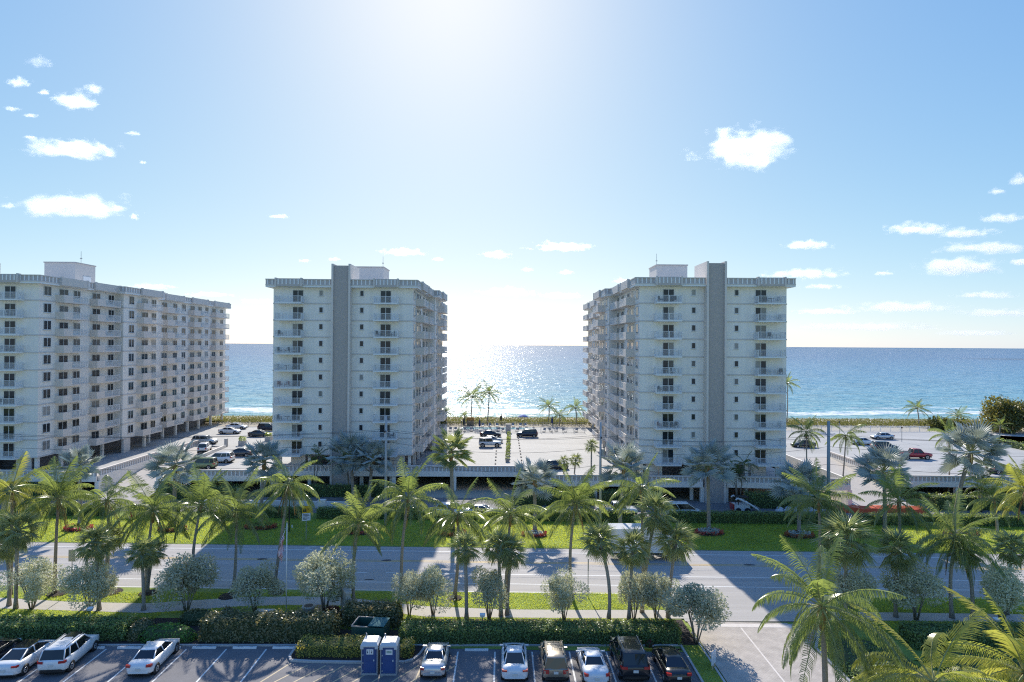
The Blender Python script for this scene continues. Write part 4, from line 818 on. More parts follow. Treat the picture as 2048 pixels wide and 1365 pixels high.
COCOS = [
 (-41.72, 49.47, 0.25, 8.87, 'tall coconut palm near the left edge, trunk passing left of the mulch-ringed bush'),
 (-37.49, 50.05, 0.13, 8.48, 'coconut palm standing between the far-left hedge end and the red hydrant'),
 (-33.32, 49.64, 0.52, 7.68, 'coconut palm with a long drooping frond just right of the red hydrant'),
 (-29.08, 49.83, 0.65, 8.09, 'coconut palm rising behind the silver bush on the edge of the long tower shadow'),
 (-25.89, 51.04, 0.12, 7.10, 'short-trunked coconut palm left of the leaning palm, in front of the oval flower bed'),
 (-21.45, 49.62, 1.30, 10.18, 'tallest leaning coconut palm with bright crown, just left of the yellow-and-white sign'),
 (-13.36, 47.53, 0.34, 7.16, 'coconut palm with yellow-green fronds beside the stone monument'),
 (-9.46, 49.60, 0.53, 8.89, 'coconut palm right of the left utility pole, on the shadow edge'),
 (-4.42, 48.71, 0.27, 7.69, 'coconut palm with an orange shaft over the flower bed, ringed by mulch'),
 (0.24, 48.61, 0.42, 7.73, 'coconut palm rising directly behind the twin-trunked cabbage palms'),
 (6.45, 49.07, 0.33, 8.61, 'coconut palm with wide flat crown left of the right-hand wired pole'),
 (13.27, 49.35, -0.23, 10.04, 'coconut palm with an upright bright green spear, in front of the white van'),
 (29.62, 49.32, 0.17, 8.95, 'coconut palm with orange-red shaft, left of the orange tarpaulin'),
 (37.93, 49.70, -0.20, 8.71, 'dark coconut palm in front of the orange tarpaulin'),
 (39.06, 45.29, 0.26, 6.86, 'coconut palm with pale trunk in front of the right-hand lawn beds'),
 (-45.57, 49.19, 0.05, 9.64, 'yellowish coconut palm cut by the left edge of the picture'),
 (49.91, 49.47, -0.28, 9.75, 'coconut palm cut by the right edge of the picture'),
]
for i, (x, y, dx, h, lab) in enumerate(COCOS):
    coconut(x, y, dx, h, 11+i, lab, (25, 21, 27, 23)[i % 4], (0.98, 0.9, 1.06, 0.95, 1.02)[i % 5], FR_GOLD if i in (15, 16) else FR_COCO, 0.25*math.sin(i*1.7), group=GV)
coconut(61.26, 64.46, -0.44, 4.65, 61, 'low dark coconut palm with arching fronds at the far hedge, right side', 18, 1.0, FR_AREC and FR_COCO, group=None)
coconut(15.4, 25.2, 0.0, 10.9, 71, 'large coconut palm overhanging the brick driveway', 26, 1.0, FR_COCO, 0.2, 0.19, 'foreground coconut palms at the bottom right', e_lo=-62)
coconut(18.6, 22.6, 0.1, 8.9, 72, 'golden wind-combed coconut palm at the bottom edge, right of the driveway', 27, 1.0, FR_GOLD, 0.2, 0.19, 'foreground coconut palms at the bottom right')
coconut(23.6, 23.6, 0.1, 8.7, 73, 'golden coconut palm in the bottom right corner', 27, 1.0, FR_GOLD, -0.2, 0.19, 'foreground coconut palms at the bottom right')
for i, (x, y, dx, h, sc, lab) in enumerate([
 (46.26, 80.17, 0.21, 10.28, 0.85, 'coconut palm standing before the dark sedan, right of the right tower'), (51.86, 80.21, 0.77, 9.84, 0.8, 'coconut palm with a slender trunk at the foot of the right ramp'),
 (68.55, 80.31, 0.09, 9.88, 0.8, 'coconut palm behind the large silver fan palm, right deck')]): coconut(x, y, dx, h, 81+i, lab, 17, sc, None, 0.2, 0.13, 'coconut palms in front of the right deck')
# palms on the dune
for i, (x, y, dx, h, sc, lab) in enumerate([
 (-8.57, 134.82, 0.46, 7.04, 1.05, 'tallest beach palm with double-looking trunk, between the towers'), (-4.22, 134.93, 0.46, 8.08, 0.85, 'slim tall beach palm beside the tallest one'),
 (-15.14, 136.35, 0.37, 2.85, 0.6, 'small beach palm against the flank of the left tower'), (-10.23, 134.78, 0.24, 2.18, 0.5, 'smallest shrubby beach palm left of the orange hut'),
 (11.62, 137.07, 0.24, 4.43, 0.8, 'beach palm right of the blue beach umbrella'), (14.15, 133.74, 0.11, 2.67, 0.6, 'short beach palm between two taller ones near the right tower'),
 (18.61, 135.53, -0.02, 4.26, 0.75, 'beach palm close to the flank of the right tower'), (108.39, 136.15, -0.40, 4.58, 0.85, 'beach palm above the red pickup, dark against the surf'),
 (118.72, 136.41, 0.26, 2.50, 0.8, 'beach palm right of the one above the red pickup'), (74.22, 136.98, 0.11, 10.77, 0.8, 'beach palm mostly hidden by the right edge of the right tower')]):
    T = thing('coconut_palm', lab, 'palm tree', (x, y, 3.0), group='palms on the dune'); trunk(T, dx, h, 0.16, 0.11, 0.2); crown(T, (dx, 0, h), 19, FR_BEACH, 120+i, sc*1.12, 80, -30)
# silver and green fan palms on the far lawn
for i, (x, y, dx, h, n, sc, kd, lab) in enumerate([
 (-53.67, 67.35, -0.16, 7.69, 17, 0.85, FAN_B, 'small silver fan palm behind the far-left lawn'), (-41.75, 67.20, 0.10, 7.76, 18, 1.08, FAN_B, 'silver fan palm in front of the left ramp'),
 (-31.21, 68.15, 0.37, 8.21, 17, 0.95, FAN_B, 'silver fan palm at the left foot of the left tower'), (-22.41, 78.99, -0.50, 6.56, 19, 1.2, FAN_B, 'large silver fan palm against the grey shaft of the left tower'),
 (-19.97, 78.76, 0.47, 6.40, 16, 1.05, FAN_B, 'silver fan palm just left of the left utility pole'), (-6.30, 66.04, -0.26, 10.00, 22, 1.0, FAN_G, 'green fan palm in front of the left end of the centre deck'),
 (4.02, 65.54, -0.10, 6.41, 17, 1.0, FAN_B, 'silver fan palm whose shadow falls across the road'), (15.08, 67.54, 0.48, 7.84, 17, 1.15, FAN_B, 'silver fan palm at the left corner of the right tower'),
 (26.13, 66.48, -0.16, 8.11, 20, 1.15, FAN_B, 'silver fan palm in front of the grey shaft of the right tower'), (37.17, 65.62, -0.01, 6.27, 18, 1.1, FAN_B, 'silver fan palm at the right corner of the right tower'),
 (48.44, 66.17, -0.13, 7.80, 17, 1.15, FAN_B, 'silver fan palm below the red pickup'), (58.07, 67.10, 2.16, 10.00, 20, 1.3, FAN_B, 'largest silver fan palm, in front of the right-hand deck')]):
    fanpalm(x, y, dx, h, 150+i, lab, kd, n+3, sc*1.22, 0, 'fan palms on the far lawn', 0.26)
# cabbage palms on the near verge
for i, (x, y, dx, h, sc, bow, lab) in enumerate([
 (-42.76, 46.72, 0.09, 6.84, 1.15, 0, 'cabbage palm at the left edge, larger of the pair'), (-43.85, 47.25, -0.34, 5.33, 0.95, 0.1, 'cabbage palm at the very left edge, lower of the pair'),
 (-35.35, 46.53, -0.38, 5.74, 1.05, 0, 'cabbage palm with straight trunk beside the second silver bush'), (-36.75, 49.07, 0.30, 5.32, 0.9, 0, 'brighter cabbage palm touching the one beside the second silver bush'),
 (-31.46, 46.52, -0.19, 4.88, 0.85, 0, 'left cabbage palm of the pair right of the back-turned road sign'), (-33.36, 49.84, 0.52, 3.73, 0.8, 0, 'right cabbage palm of the pair with a mulch ring'),
 (-3.04, 44.93, -0.17, 6.03, 0.9, 0, 'lone slim cabbage palm left of the twin trunks'), (-0.11, 45.58, -0.29, 5.95, 0.95, 0, 'left trunk of the twin cabbage palms in the centre'),
 (0.41, 45.74, 0.32, 5.37, 0.95, 0, 'right trunk of the twin cabbage palms in the centre'), (9.08, 44.89, -0.76, 6.69, 1.05, 0.25, 'cabbage palm with a bent trunk, right of centre'),
 (10.83, 44.88, 0.32, 6.05, 1.05, 0, 'cabbage palm in front of the white truck'), (12.30, 46.22, 1.16, 8.61, 1.15, 0, 'tallest cabbage palm, leaning in front of the white van'),
 (14.33, 45.37, 0.67, 6.51, 1.1, 0, 'bright cabbage palm right of the white truck'), (29.65, 45.15, -0.01, 6.60, 1.6, 0, 'big round-headed cabbage palm behind the driveway palm'),
 (34.27, 45.47, 0.12, 5.61, 1.15, -0.1, 'cabbage palm with a reddish trunk behind the right silver bush'), (40.52, 44.95, -0.53, 5.95, 0.95, 0.1, 'cabbage palm with a curved trunk beside the pale coconut palm'),
 (44.47, 45.95, 0.54, 5.73, 1.0, 0, 'cabbage palm near the right edge')]):
    fanpalm(x, y, dx, h, 200+i, lab, FAN_S, 36, sc*1.1, bow, 'cabbage palms on the near verge', 0.16, -70)
for i, (x, y, dx, h, sc, lab) in enumerate([(13.32, 79.46, 0.04, 8.24, 0.75, 'small tall-stemmed cabbage palm at the centre deck, nearest the right pole'), (9.15, 79.43, 0.04, 5.81, 0.65, 'leftmost small cabbage palm at the right end of the centre deck'), (10.59, 79.44, 0.35, 6.04, 0.75, 'middle small cabbage palm at the right end of the centre deck')]):
    fanpalm(x, y, dx, h, 240+i, lab, FAN_S, 22, sc, 0, 'small cabbage palms at the centre deck', 0.13, -60)
# dark clumping palms against the towers
def clump(x, y, hs, sc, label, seed):
    T = thing('areca_palm', label, 'palm tree', (x, y, 0), group='clumping palms against the towers'); r = random.Random(seed)
    for h in hs:
        a = r.uniform(0, 6.28); dx, dy = 0.5*math.cos(a), 0.3*math.sin(a); b = MB(); b.tube([(dx*0.3, dy*0.3, 0), (dx, dy, h*0.6), (dx*1.8, dy*1.6, h)], [0.09, 0.07, 0.06], 6); b.build('stem', BARK, T, smooth=True)
        crown(T, (dx*1.8, dy*1.6, h), 9, FR_AREC, r.randrange(999), sc, 82, -15)
clump(34.8, 77.4, (5.2, 4.2, 6.1), 0.95, 'dark clumping palm beside the shaft of the right tower', 5); clump(-29.6, 82.6, (5.0, 6.0), 0.9, 'dark clumping palm left of the shaft of the left tower', 6); clump(-24.0, 82.4, (4.4, 5.6), 0.9, 'dark clumping palm right of the shaft of the left tower', 7)
clump(68.5, 74.5, (4.4, 5.2, 3.6), 1.15, 'dark clumping palm in front of the right-hand balustrade', 8); clump(75.5, 73, (3.6, 4.4), 1.1, 'dark clumping palm at the right edge behind the lawn', 9)
# silver buttonwood bushes
def bush_mesh(seed, n=7500, L=0.19, Wd=0.08, m=None):
    g_ = np.random.default_rng(seed); V = []
    blobs = [(g_.uniform(-1, 1, 3)*np.array([1.35, 1.1, 1.2])+np.array([0, 0, 2.2]), g_.uniform(0.55, 1.15)) for _ in range(15)]
    for c, rr in blobs: V.append(blob_leaves(n//15, rr, L, Wd, (1, 1, 0.95), c, 0.25))
    return fast_mesh('foliage', np.concatenate(V), sum(len(v)//4 for v in V), 4, m or SILV)
SB = [bush_mesh(s) for s in range(4)]
def stems_mesh(seed):
    r = random.Random(seed); b = MB()
    for k in range(6):
        a = k*1.05+r.uniform(-0.3, 0.3); rr = r.uniform(0.5, 1.0); b.tube([(0.1*math.cos(a), 0.1*math.sin(a), 0), (0.45*rr*math.cos(a), 0.45*rr*math.sin(a), 1.1), (1.0*rr*math.cos(a), 1.0*rr*math.sin(a), 2.6), (1.2*rr*math.cos(a), 1.2*rr*math.sin(a), 3.3)], [0.055, 0.04, 0.028, 0.016], 6)
    return b.mesh('stems', BARK, True)
SBT = [stems_mesh(s) for s in range(3)]
for i, (x, y, r_, lab) in enumerate([
 (-41.37, 46.72, 1.12, 'silver bush nearest the left edge, many thin stems'), (-36.00, 46.36, 1.12, 'silver bush under the straight cabbage palm, second from the left edge'), (-27.53, 46.17, 1.22, 'dense silver bush left of the brown-leaved mound'),
 (-21.58, 46.15, 1.02, 'round silver bush left of the flagpole'), (-15.52, 46.13, 1.28, 'wide silver bush right of the flagpole, beside the monument'), (-8.07, 45.77, 0.85, 'narrow silver bush joined to its neighbour, right of the monument hedge'),
 (-6.00, 45.76, 1.0, 'silver bush at the left end of the centre hedge'), (-1.13, 45.09, 0.95, 'silver bush in front of the twin cabbage palms'), (5.27, 44.90, 0.92, 'free-standing round silver bush right of centre'),
 (11.30, 45.05, 0.85, 'silver bush left of the leaning cabbage palm trunks'), (13.24, 45.20, 0.9, 'silver bush between the cabbage palm trunks'), (15.35, 41.5, 1.2, 'big silver bush leaning over the driveway corner'),
 (30.20, 45.32, 1.0, 'silver bush hidden behind the driveway palm'), (35.63, 44.97, 1.25, 'dense grey bush on the right, with reddish trunk beside it'), (43.05, 44.94, 1.2, 'dense grey bush at the right edge')]):
    T = thing('silver_buttonwood', lab, 'bush', (x, y, 0), i*1.3, 'silver bushes along the near verge'); hh = 1.0 if r_ < 1.1 else 0.92
    a = link('stems', SBT[i % 3], T); a.scale = (r_, r_, 1.12*hh); o = link('foliage', SB[i % 4], T, None, i*2.1); o.scale = (r_*1.08, r_*1.02, (r_*1.04*hh if r_ > 1 else 1.0)*(0.94+0.12*((i*7) % 5)/4)); o.location = (0, 0, 0.25)
# hedges and clipped shrubs
def shell_leaves(n, x0, x1, y0, y1, z0, z1, L, Wd, rnd=0.06):
    ar = np.array([(x1-x0)*(y1-y0), (x1-x0)*(z1-z0), (x1-x0)*(z1-z0)*0.3, (y1-y0)*(z1-z0), (y1-y0)*(z1-z0)]); k = rng.choice(5, n, p=ar/ar.sum())
    u, w = rng.uniform(size=n), rng.uniform(size=n); c = np.zeros((n, 3)); nr = np.zeros((n, 3))
    X = x0+(x1-x0)*u; Yv = y0+(y1-y0)*w; Z = z0+(z1-z0)*w
    for i, (cc, nn) in enumerate([((X, Yv, z1), (0, 0, 1)), ((X, y0, Z), (0, -1, 0.2)), ((X, y1, Z), (0, 1, 0.2)), ((x0, y0+(y1-y0)*u, Z), (-1, 0, 0.2)), ((x1, y0+(y1-y0)*u, Z), (1, 0, 0.2))]):
        s = k == i
        for j in range(3): c[s, j] = cc[j][s] if isinstance(cc[j], np.ndarray) else cc[j]
        nr[s] = nn
    c += rng.normal(size=(n, 3))*rnd + (0.05*np.sin(c[:, :1]*1.7)+0.03*np.sin(c[:, :1]*4.1))*nr; return leaf_quads(c, nr, L, Wd, flat=0.45)
def hedge(label, x0, x1, y0, y1, h, m=HEDG, dens=90, L=0.15, Wd=0.085, slope=None, rnd=0.06, group=None):
    cx, cy = (x0+x1)/2, (y0+y1)/2; T = thing('hedge', label, 'hedge', (cx, cy+(SL*cx if slope else 0), 0), math.atan(SL*KY) if slope else 0, group)
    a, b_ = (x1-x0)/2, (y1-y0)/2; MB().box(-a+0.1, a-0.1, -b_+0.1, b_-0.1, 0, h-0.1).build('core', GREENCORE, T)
    n = int(((x1-x0)*(y1-y0)+1.3*(x1-x0)*h+2*(y1-y0)*h)*dens); v = shell_leaves(n, -a, a, -b_, b_, 0.05, h, L, Wd, rnd)
    o = link('foliage', fast_mesh('foliage', v, n, 4, m), T); o['kind'] = 'stuff'; return T
NH = 'clipped hedges along the near pavement'
hedge('wide clipped green hedge behind the white cars at the left', -62, -29.7, 41.5, 43.5, 1.25, dens=120, L=0.17, Wd=0.11, group=NH)
hedge('long clipped green hedge behind the centre car row', -8.0, 14.0, 41.0, 42.9, 1.22, dens=140, L=0.16, Wd=0.10, group=NH)
hedge('dark clipped hedge in shade, right of the driveway', 32, 62, 40.3, 42.5, 1.3, dens=110, L=0.17, Wd=0.11, group=NH)
hedge('brown-green loose hedge behind the empty parking stalls', -23.7, -13.3, 41.3, 43.2, 1.75, COCP, 110, 0.19, 0.12, rnd=0.12)
hedge('brown-green hedge beside the monument and the green bin', -13.2, -8.7, 43.6, 45.3, 1.55, COCP, 110, 0.19, 0.12, rnd=0.12)
hedge('golden clipped hedge on the kerbed island, left of the blue toilets', -15.3, -9.7, 39.3, 41.1, 0.95, YHED, 160, 0.12, 0.055)
hedge('short golden clipped hedge right of the blue toilets', -7.6, -6.8, 39.2, 40.6, 0.95, YHED, 170, 0.12, 0.055)
FH_ = 'dark hedges between the far lawn and the service drive'
for lab, x0, x1 in (('far hedge at the left, in front of the far-left building', -67, -53), ('short far hedge right of the red hydrant', -50.5, -44), ('far hedge behind the oval flower bed', -38.5, -26.6), ('far hedge behind the yellow-and-white sign', -25, -9.5), ('far hedge behind the centre lawn', -4, 17.5), ('far hedge below the white van and loader', 22.4, 45.5), ('far hedge below the orange tarpaulin', 46.8, 95)):
    hedge(lab, x0, x1, 70.0, 71.4, 1.35, HEDG, 60, 0.2, 0.12, True, group=FH_)
for lab, x0, x1, y0, h in (('tall dark shrubs in front of the right tower, right of its shaft', 35.6, 47, 75.6, 2.1), ('dark shrubs at the foot of the right tower, left of the garage mouth', 14.5, 23.4, 77.0, 1.9), ('dark shrubs in front of the far-left balustrade', -100, -64, 78.4, 2.2), ('dark shrubs at the foot of the left tower', -37, -15.5, 80.6, 1.6), ('dark shrubs below the right-hand balustrade', 62.5, 110, 75.0, 2.0), ('dark shrubs in front of the short balustrade behind the leaning palm', -52, -39, 79.0, 1.8), ('dark shrubs in front of the centre deck', 1.5, 13.5, 76.6, 1.7)):
    hedge(lab, x0, x1, y0, y0+1.8, h, HEDG, 36, 0.24, 0.14, rnd=0.14, group='dark shrubs at the foot of the towers')
hedge('hedge along the right edge of the right-hand deck', 104.5, 106, 96, 122, 4.2, HEDG, 20, 0.28, 0.16, rnd=0.12)
def mound(label, x, y, rx, ry_, h, m, n, L, Wd, cat='shrub', name='shrub'):
    T = thing(name, label, cat, (x, y, 0)); bm = MB(); k = 12
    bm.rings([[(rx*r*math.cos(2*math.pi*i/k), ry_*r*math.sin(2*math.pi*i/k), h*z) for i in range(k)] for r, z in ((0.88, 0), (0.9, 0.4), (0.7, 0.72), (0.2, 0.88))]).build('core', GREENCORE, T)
    d = rng.normal(size=(n, 3)); d[:, 2] = np.abs(d[:, 2]); d /= np.linalg.norm(d, axis=1)[:, None]; p = d*np.array([rx, ry_, h])*rng.uniform(0.88, 1.05, (n, 1)); v = leaf_quads(p, d, L, Wd, flat=0.5)
    o = link('foliage', fast_mesh('foliage', v, n, 4, m), T); o['kind'] = 'stuff'; return T
mound('bright green rounded shrub behind the white sedan', -26.4, 41.9, 2.3, 0.9, 1.3, FERN, 1500, 0.17, 0.10)
mound('brown-green rounded shrub right of the far-left hedge', -29.0, 42.6, 1.0, 1.3, 1.25, COCP, 800, 0.18, 0.11)
mound('brown-green shrub mound under the dense silver bush', -25.6, 44.6, 1.7, 0.9, 1.1, COCP, 700, 0.18, 0.11)
mound('round brown-green mound left of the round silver bush', -22.9, 44.2, 1.1, 0.9, 1.45, COCP, 900, 0.18, 0.11)
mound('dark red croton beside the monument', -14.6, 45.4, 0.9, 0.7, 0.9, REDL, 380, 0.28, 0.13)
mound('pale yellow shrub at the end of the monument hedge', -9.0, 44.6, 0.7, 0.8, 1.7, YHED, 500, 0.18, 0.11)
mound('teal agave clump at the end of the brown hedge', -13.9, 41.5, 0.8, 0.5, 0.5, BISM, 150, 0.4, 0.10)
mound('orange-red croton peeking from the centre hedge', 11.5, 40.95, 0.35, 0.2, 0.55, REDL, 60, 0.2, 0.09)
mound('dark low shrubs right of the brick driveway', 27.5, 37.5, 3.0, 5.5, 1.1, HEDG, 4200, 0.2, 0.12)
mound('dark low shrubs in front of the shaded hedge, right', 36, 38.5, 5.0, 2.2, 0.8, HEDG, 2600, 0.2, 0.12)
mound('dark shrubs under the golden corner palm', 31, 31, 6.5, 4.5, 0.9, HEDG, 3800, 0.2, 0.12)
# flower beds round the fan palms
def bed(label, x, y, rx, ry_):
    T = thing('flower_bed', label, 'flower bed', (x, y, 0.045), group='round flower beds on the far lawn'); k = 20
    MB().rings([[(rx*r*math.cos(2*math.pi*i/k), ry_*r*math.sin(2*math.pi*i/k), z) for i in range(k)] for r, z in ((1.0, 0.0), (0.96, 0.07), (0.5, 0.14))]).build('mulch', SOIL, T)
    n = 420; a = rng.uniform(0, 2*np.pi, n); r_ = rng.uniform(0.35, 0.68, n); c = np.stack([rx*r_*np.cos(a), ry_*r_*np.sin(a), rng.uniform(0.1, 0.55, n)], 1)
    o = link('foliage', fast_mesh('foliage', leaf_quads(c, np.tile([0, 0, 1.0], (n, 1)), 0.3, 0.13), n, 4, BISM if x > 0 else HEDG), T); o['kind'] = 'stuff'
    n = 360; a = rng.uniform(0, 2*np.pi, n); r_ = rng.uniform(0.72, 0.92, n); c = np.stack([rx*r_*np.cos(a), ry_*r_*np.sin(a), rng.uniform(0.1, 0.5, n)], 1)
    o = link('flowers', fast_mesh('flowers', leaf_quads(c, np.tile([0, 0, 1.0], (n, 1)), 0.22, 0.13), n, 4, FLOW), T); o['kind'] = 'stuff'
for x, y, rx, ry_, lab in ((-53.21, 66.46, 1.9, 1.2, 'flower bed round the small silver fan palm at the left'), (-41.38, 66.31, 1.9, 1.2, 'flower bed with orange crotons left of the leaning-palm shadow'), (-30.78, 67.23, 2.2, 1.2, 'oval flower bed in shade behind the flagpole'), (-17.93, 65.50, 1.9, 1.1, 'flower bed in shade half hidden by the yellow-green palm'),
     (-6.21, 65.18, 1.9, 1.3, 'flower bed round the green fan palm in sun'), (3.84, 64.69, 1.7, 1.0, 'ring of red and orange flowers beside the fan palm shadow'), (25.78, 65.59, 2.0, 1.2, 'flower bed round the shaded fan palm before the right tower'), (36.75, 64.76, 2.0, 1.2, 'flower bed with red flowers left of the round-headed cabbage palm'), (57.78, 65.67, 2.4, 1.2, 'flower bed with orange flowers at the right')): bed(lab, x, y, rx, ry_)
def mulch_ring(x, y, r, label): tag(MB().rings([[(r*q*math.cos(k*math.pi/8), r*q*math.sin(k*math.pi/8), z) for k in range(16)] for q, z in ((1, 0.0), (0.9, 0.08), (0.3, 0.12))]).build('mulch_ring', SOIL, None, (x, y, 0.04)), label, 'mulch bed', 'mulch rings round the near-verge palms')
mulch_ring(-4.42, 48.71, 0.72, 'dark mulch ring round the orange-shafted coconut palm'); mulch_ring(-33.22, 49.64, 0.8, 'dark mulch ring under the pair of cabbage palms'); mulch_ring(-36.88, 49.85, 1.1, 'wide mulch ring behind the second silver bush'); mulch_ring(-41.45, 49.47, 0.9, 'mulch ring at the foot of the tall left coconut palm'); mulch_ring(-25.37, 49.05, 0.9, 'mulch ring in shade left of the round silver bush'); mulch_ring(-21.21, 49.82, 0.7, 'mulch ring at the foot of the tallest leaning palm')
# sea-grape tree and plants on the neighbouring plot at the right
def bigtree(label, x, y, z, rx, ry_, rz, h, m, n, L, Wd, seed):
    T = thing('seagrape_tree', label, 'tree', (x, y, z)); g_ = np.random.default_rng(seed); V = []; b = MB()
    for k in range(5): a = k*1.3; b.tube([(0.2*math.cos(a), 0.2*math.sin(a), 0), (0.3*rx*math.cos(a), 0.3*ry_*math.sin(a), h*0.5), (0.6*rx*math.cos(a), 0.6*ry_*math.sin(a), h)], [0.25, 0.18, 0.08], 6)
    b.build('trunk', BARK, T, smooth=True)
    for _ in range(22):
        c = g_.normal(size=3); c /= np.linalg.norm(c); c = c*np.array([rx, ry_, rz])*g_.uniform(0.3, 0.8)+np.array([0, 0, h]); V.append(blob_leaves(n//22, g_.uniform(0.28, 0.42)*rx, L, Wd, (1, 1, 0.8), c, 0.35))
    v = np.concatenate(V); o = link('crown', fast_mesh('crown', v, len(v)//4, 4, m), T); return T
bigtree('large yellow-green sea-grape tree at the right edge by the shore', 125, 128, 3, 10.5, 6, 3.8, 3.6, GRAPE, 9000, 0.5, 0.42, 4)
bigtree('low sea-grape thicket running down from the tree to the dune', 112, 131, 3.0, 6, 3, 1.6, 1.2, GRAPE, 3000, 0.45, 0.36, 5)
for i, (x, y, h, sc, lab) in enumerate(((111.5, 117, 3.0, 0.7, 'small palm on the neighbouring plot, behind the deck-edge hedge'), (117, 113, 2.6, 0.7, 'small golden palm at the right edge of the neighbouring plot'))):
    T = thing('coconut_palm', lab, 'palm tree', (x, y, 3.0), group='small palms on the neighbouring plot'); trunk(T, 0.2, h, 0.12, 0.09); crown(T, (0.2, 0, h), 14, FR_GOLD if i else FR_BEACH, 300+i, sc, 80, -25)
b = MB(); b.face([(106, 90, 3.0), (240, 86, 3.0), (240, 127, 3.0), (106, 127, 3.0)]); struct(b, 'neighbour_yard', WALK)
# dune grass and lawn blades (uncountable)
n = 36000; c = np.stack([rng.uniform(-90, 150, n), KY*rng.uniform(133.5, 145, n), np.full(n, 3.55)], 1); v = leaf_quads(c, np.tile([0, 0, 1.0], (n, 1)), 0.75, 0.16, 0.7)
tag(link('dune_grass', fast_mesh('dune_grass', v, n, 4, DUNE)), kind='stuff')
def blades(name, n, x0, x1, y0, y1, z, slope, skip=None, L=0.15, Wd=0.05):
    X = rng.uniform(x0, x1, n); Yv = rng.uniform(y0, y1, n)+SL*X*slope
    if skip is not None: s = skip(X, Yv); X, Yv = X[~s], Yv[~s]
    c = np.stack([X, Yv*KY, np.full(len(X), z)+rng.uniform(0.0, 0.06, len(X))], 1); v = leaf_quads(c, np.tile([0, 0, 1.0], (len(X), 1)), L, Wd, 0.55)
    tag(link(name, fast_mesh(name, v, len(X), 4, GRASSM)), kind='stuff')
blades('grass', 150000, -72, 78, 60.95, 70.0, 0.06, 1, None, 0.16, 0.06)
pbx, pby = np.array([q[0] for q in pts_b]), np.array([q[1] for q in pts_b]); ptx, pty = np.array([q[0] for q in pts_t]), np.array([q[1] for q in pts_t])
blades('grass', 60000, -56, 14.5, 43.2, 49.8, 0.06, 0, lambda X, Y: ((Y > np.interp(X, pbx, pby)-0.05) & (Y < np.interp(X, ptx, pty)+0.05)) | ((X > -29.5) & (X < -8) & (Y < np.interp(X, pbx, pby)-0.5) & (X < -21.5)) | ((X < -30) & (Y < 43.6)), 0.14, 0.05)
blades('grass', 26000, 30.5, 60, 42.6, 49.0, 0.06, 0, lambda X, Y: (Y > 45.0-0.0258*(X-27)-0.05) & (Y < 46.45-0.0258*(X-27)), 0.14, 0.05)
blades('grass', 5000, 14.15, 15.45, 12, 41.0, 0.07, 0, None, 0.11, 0.045)

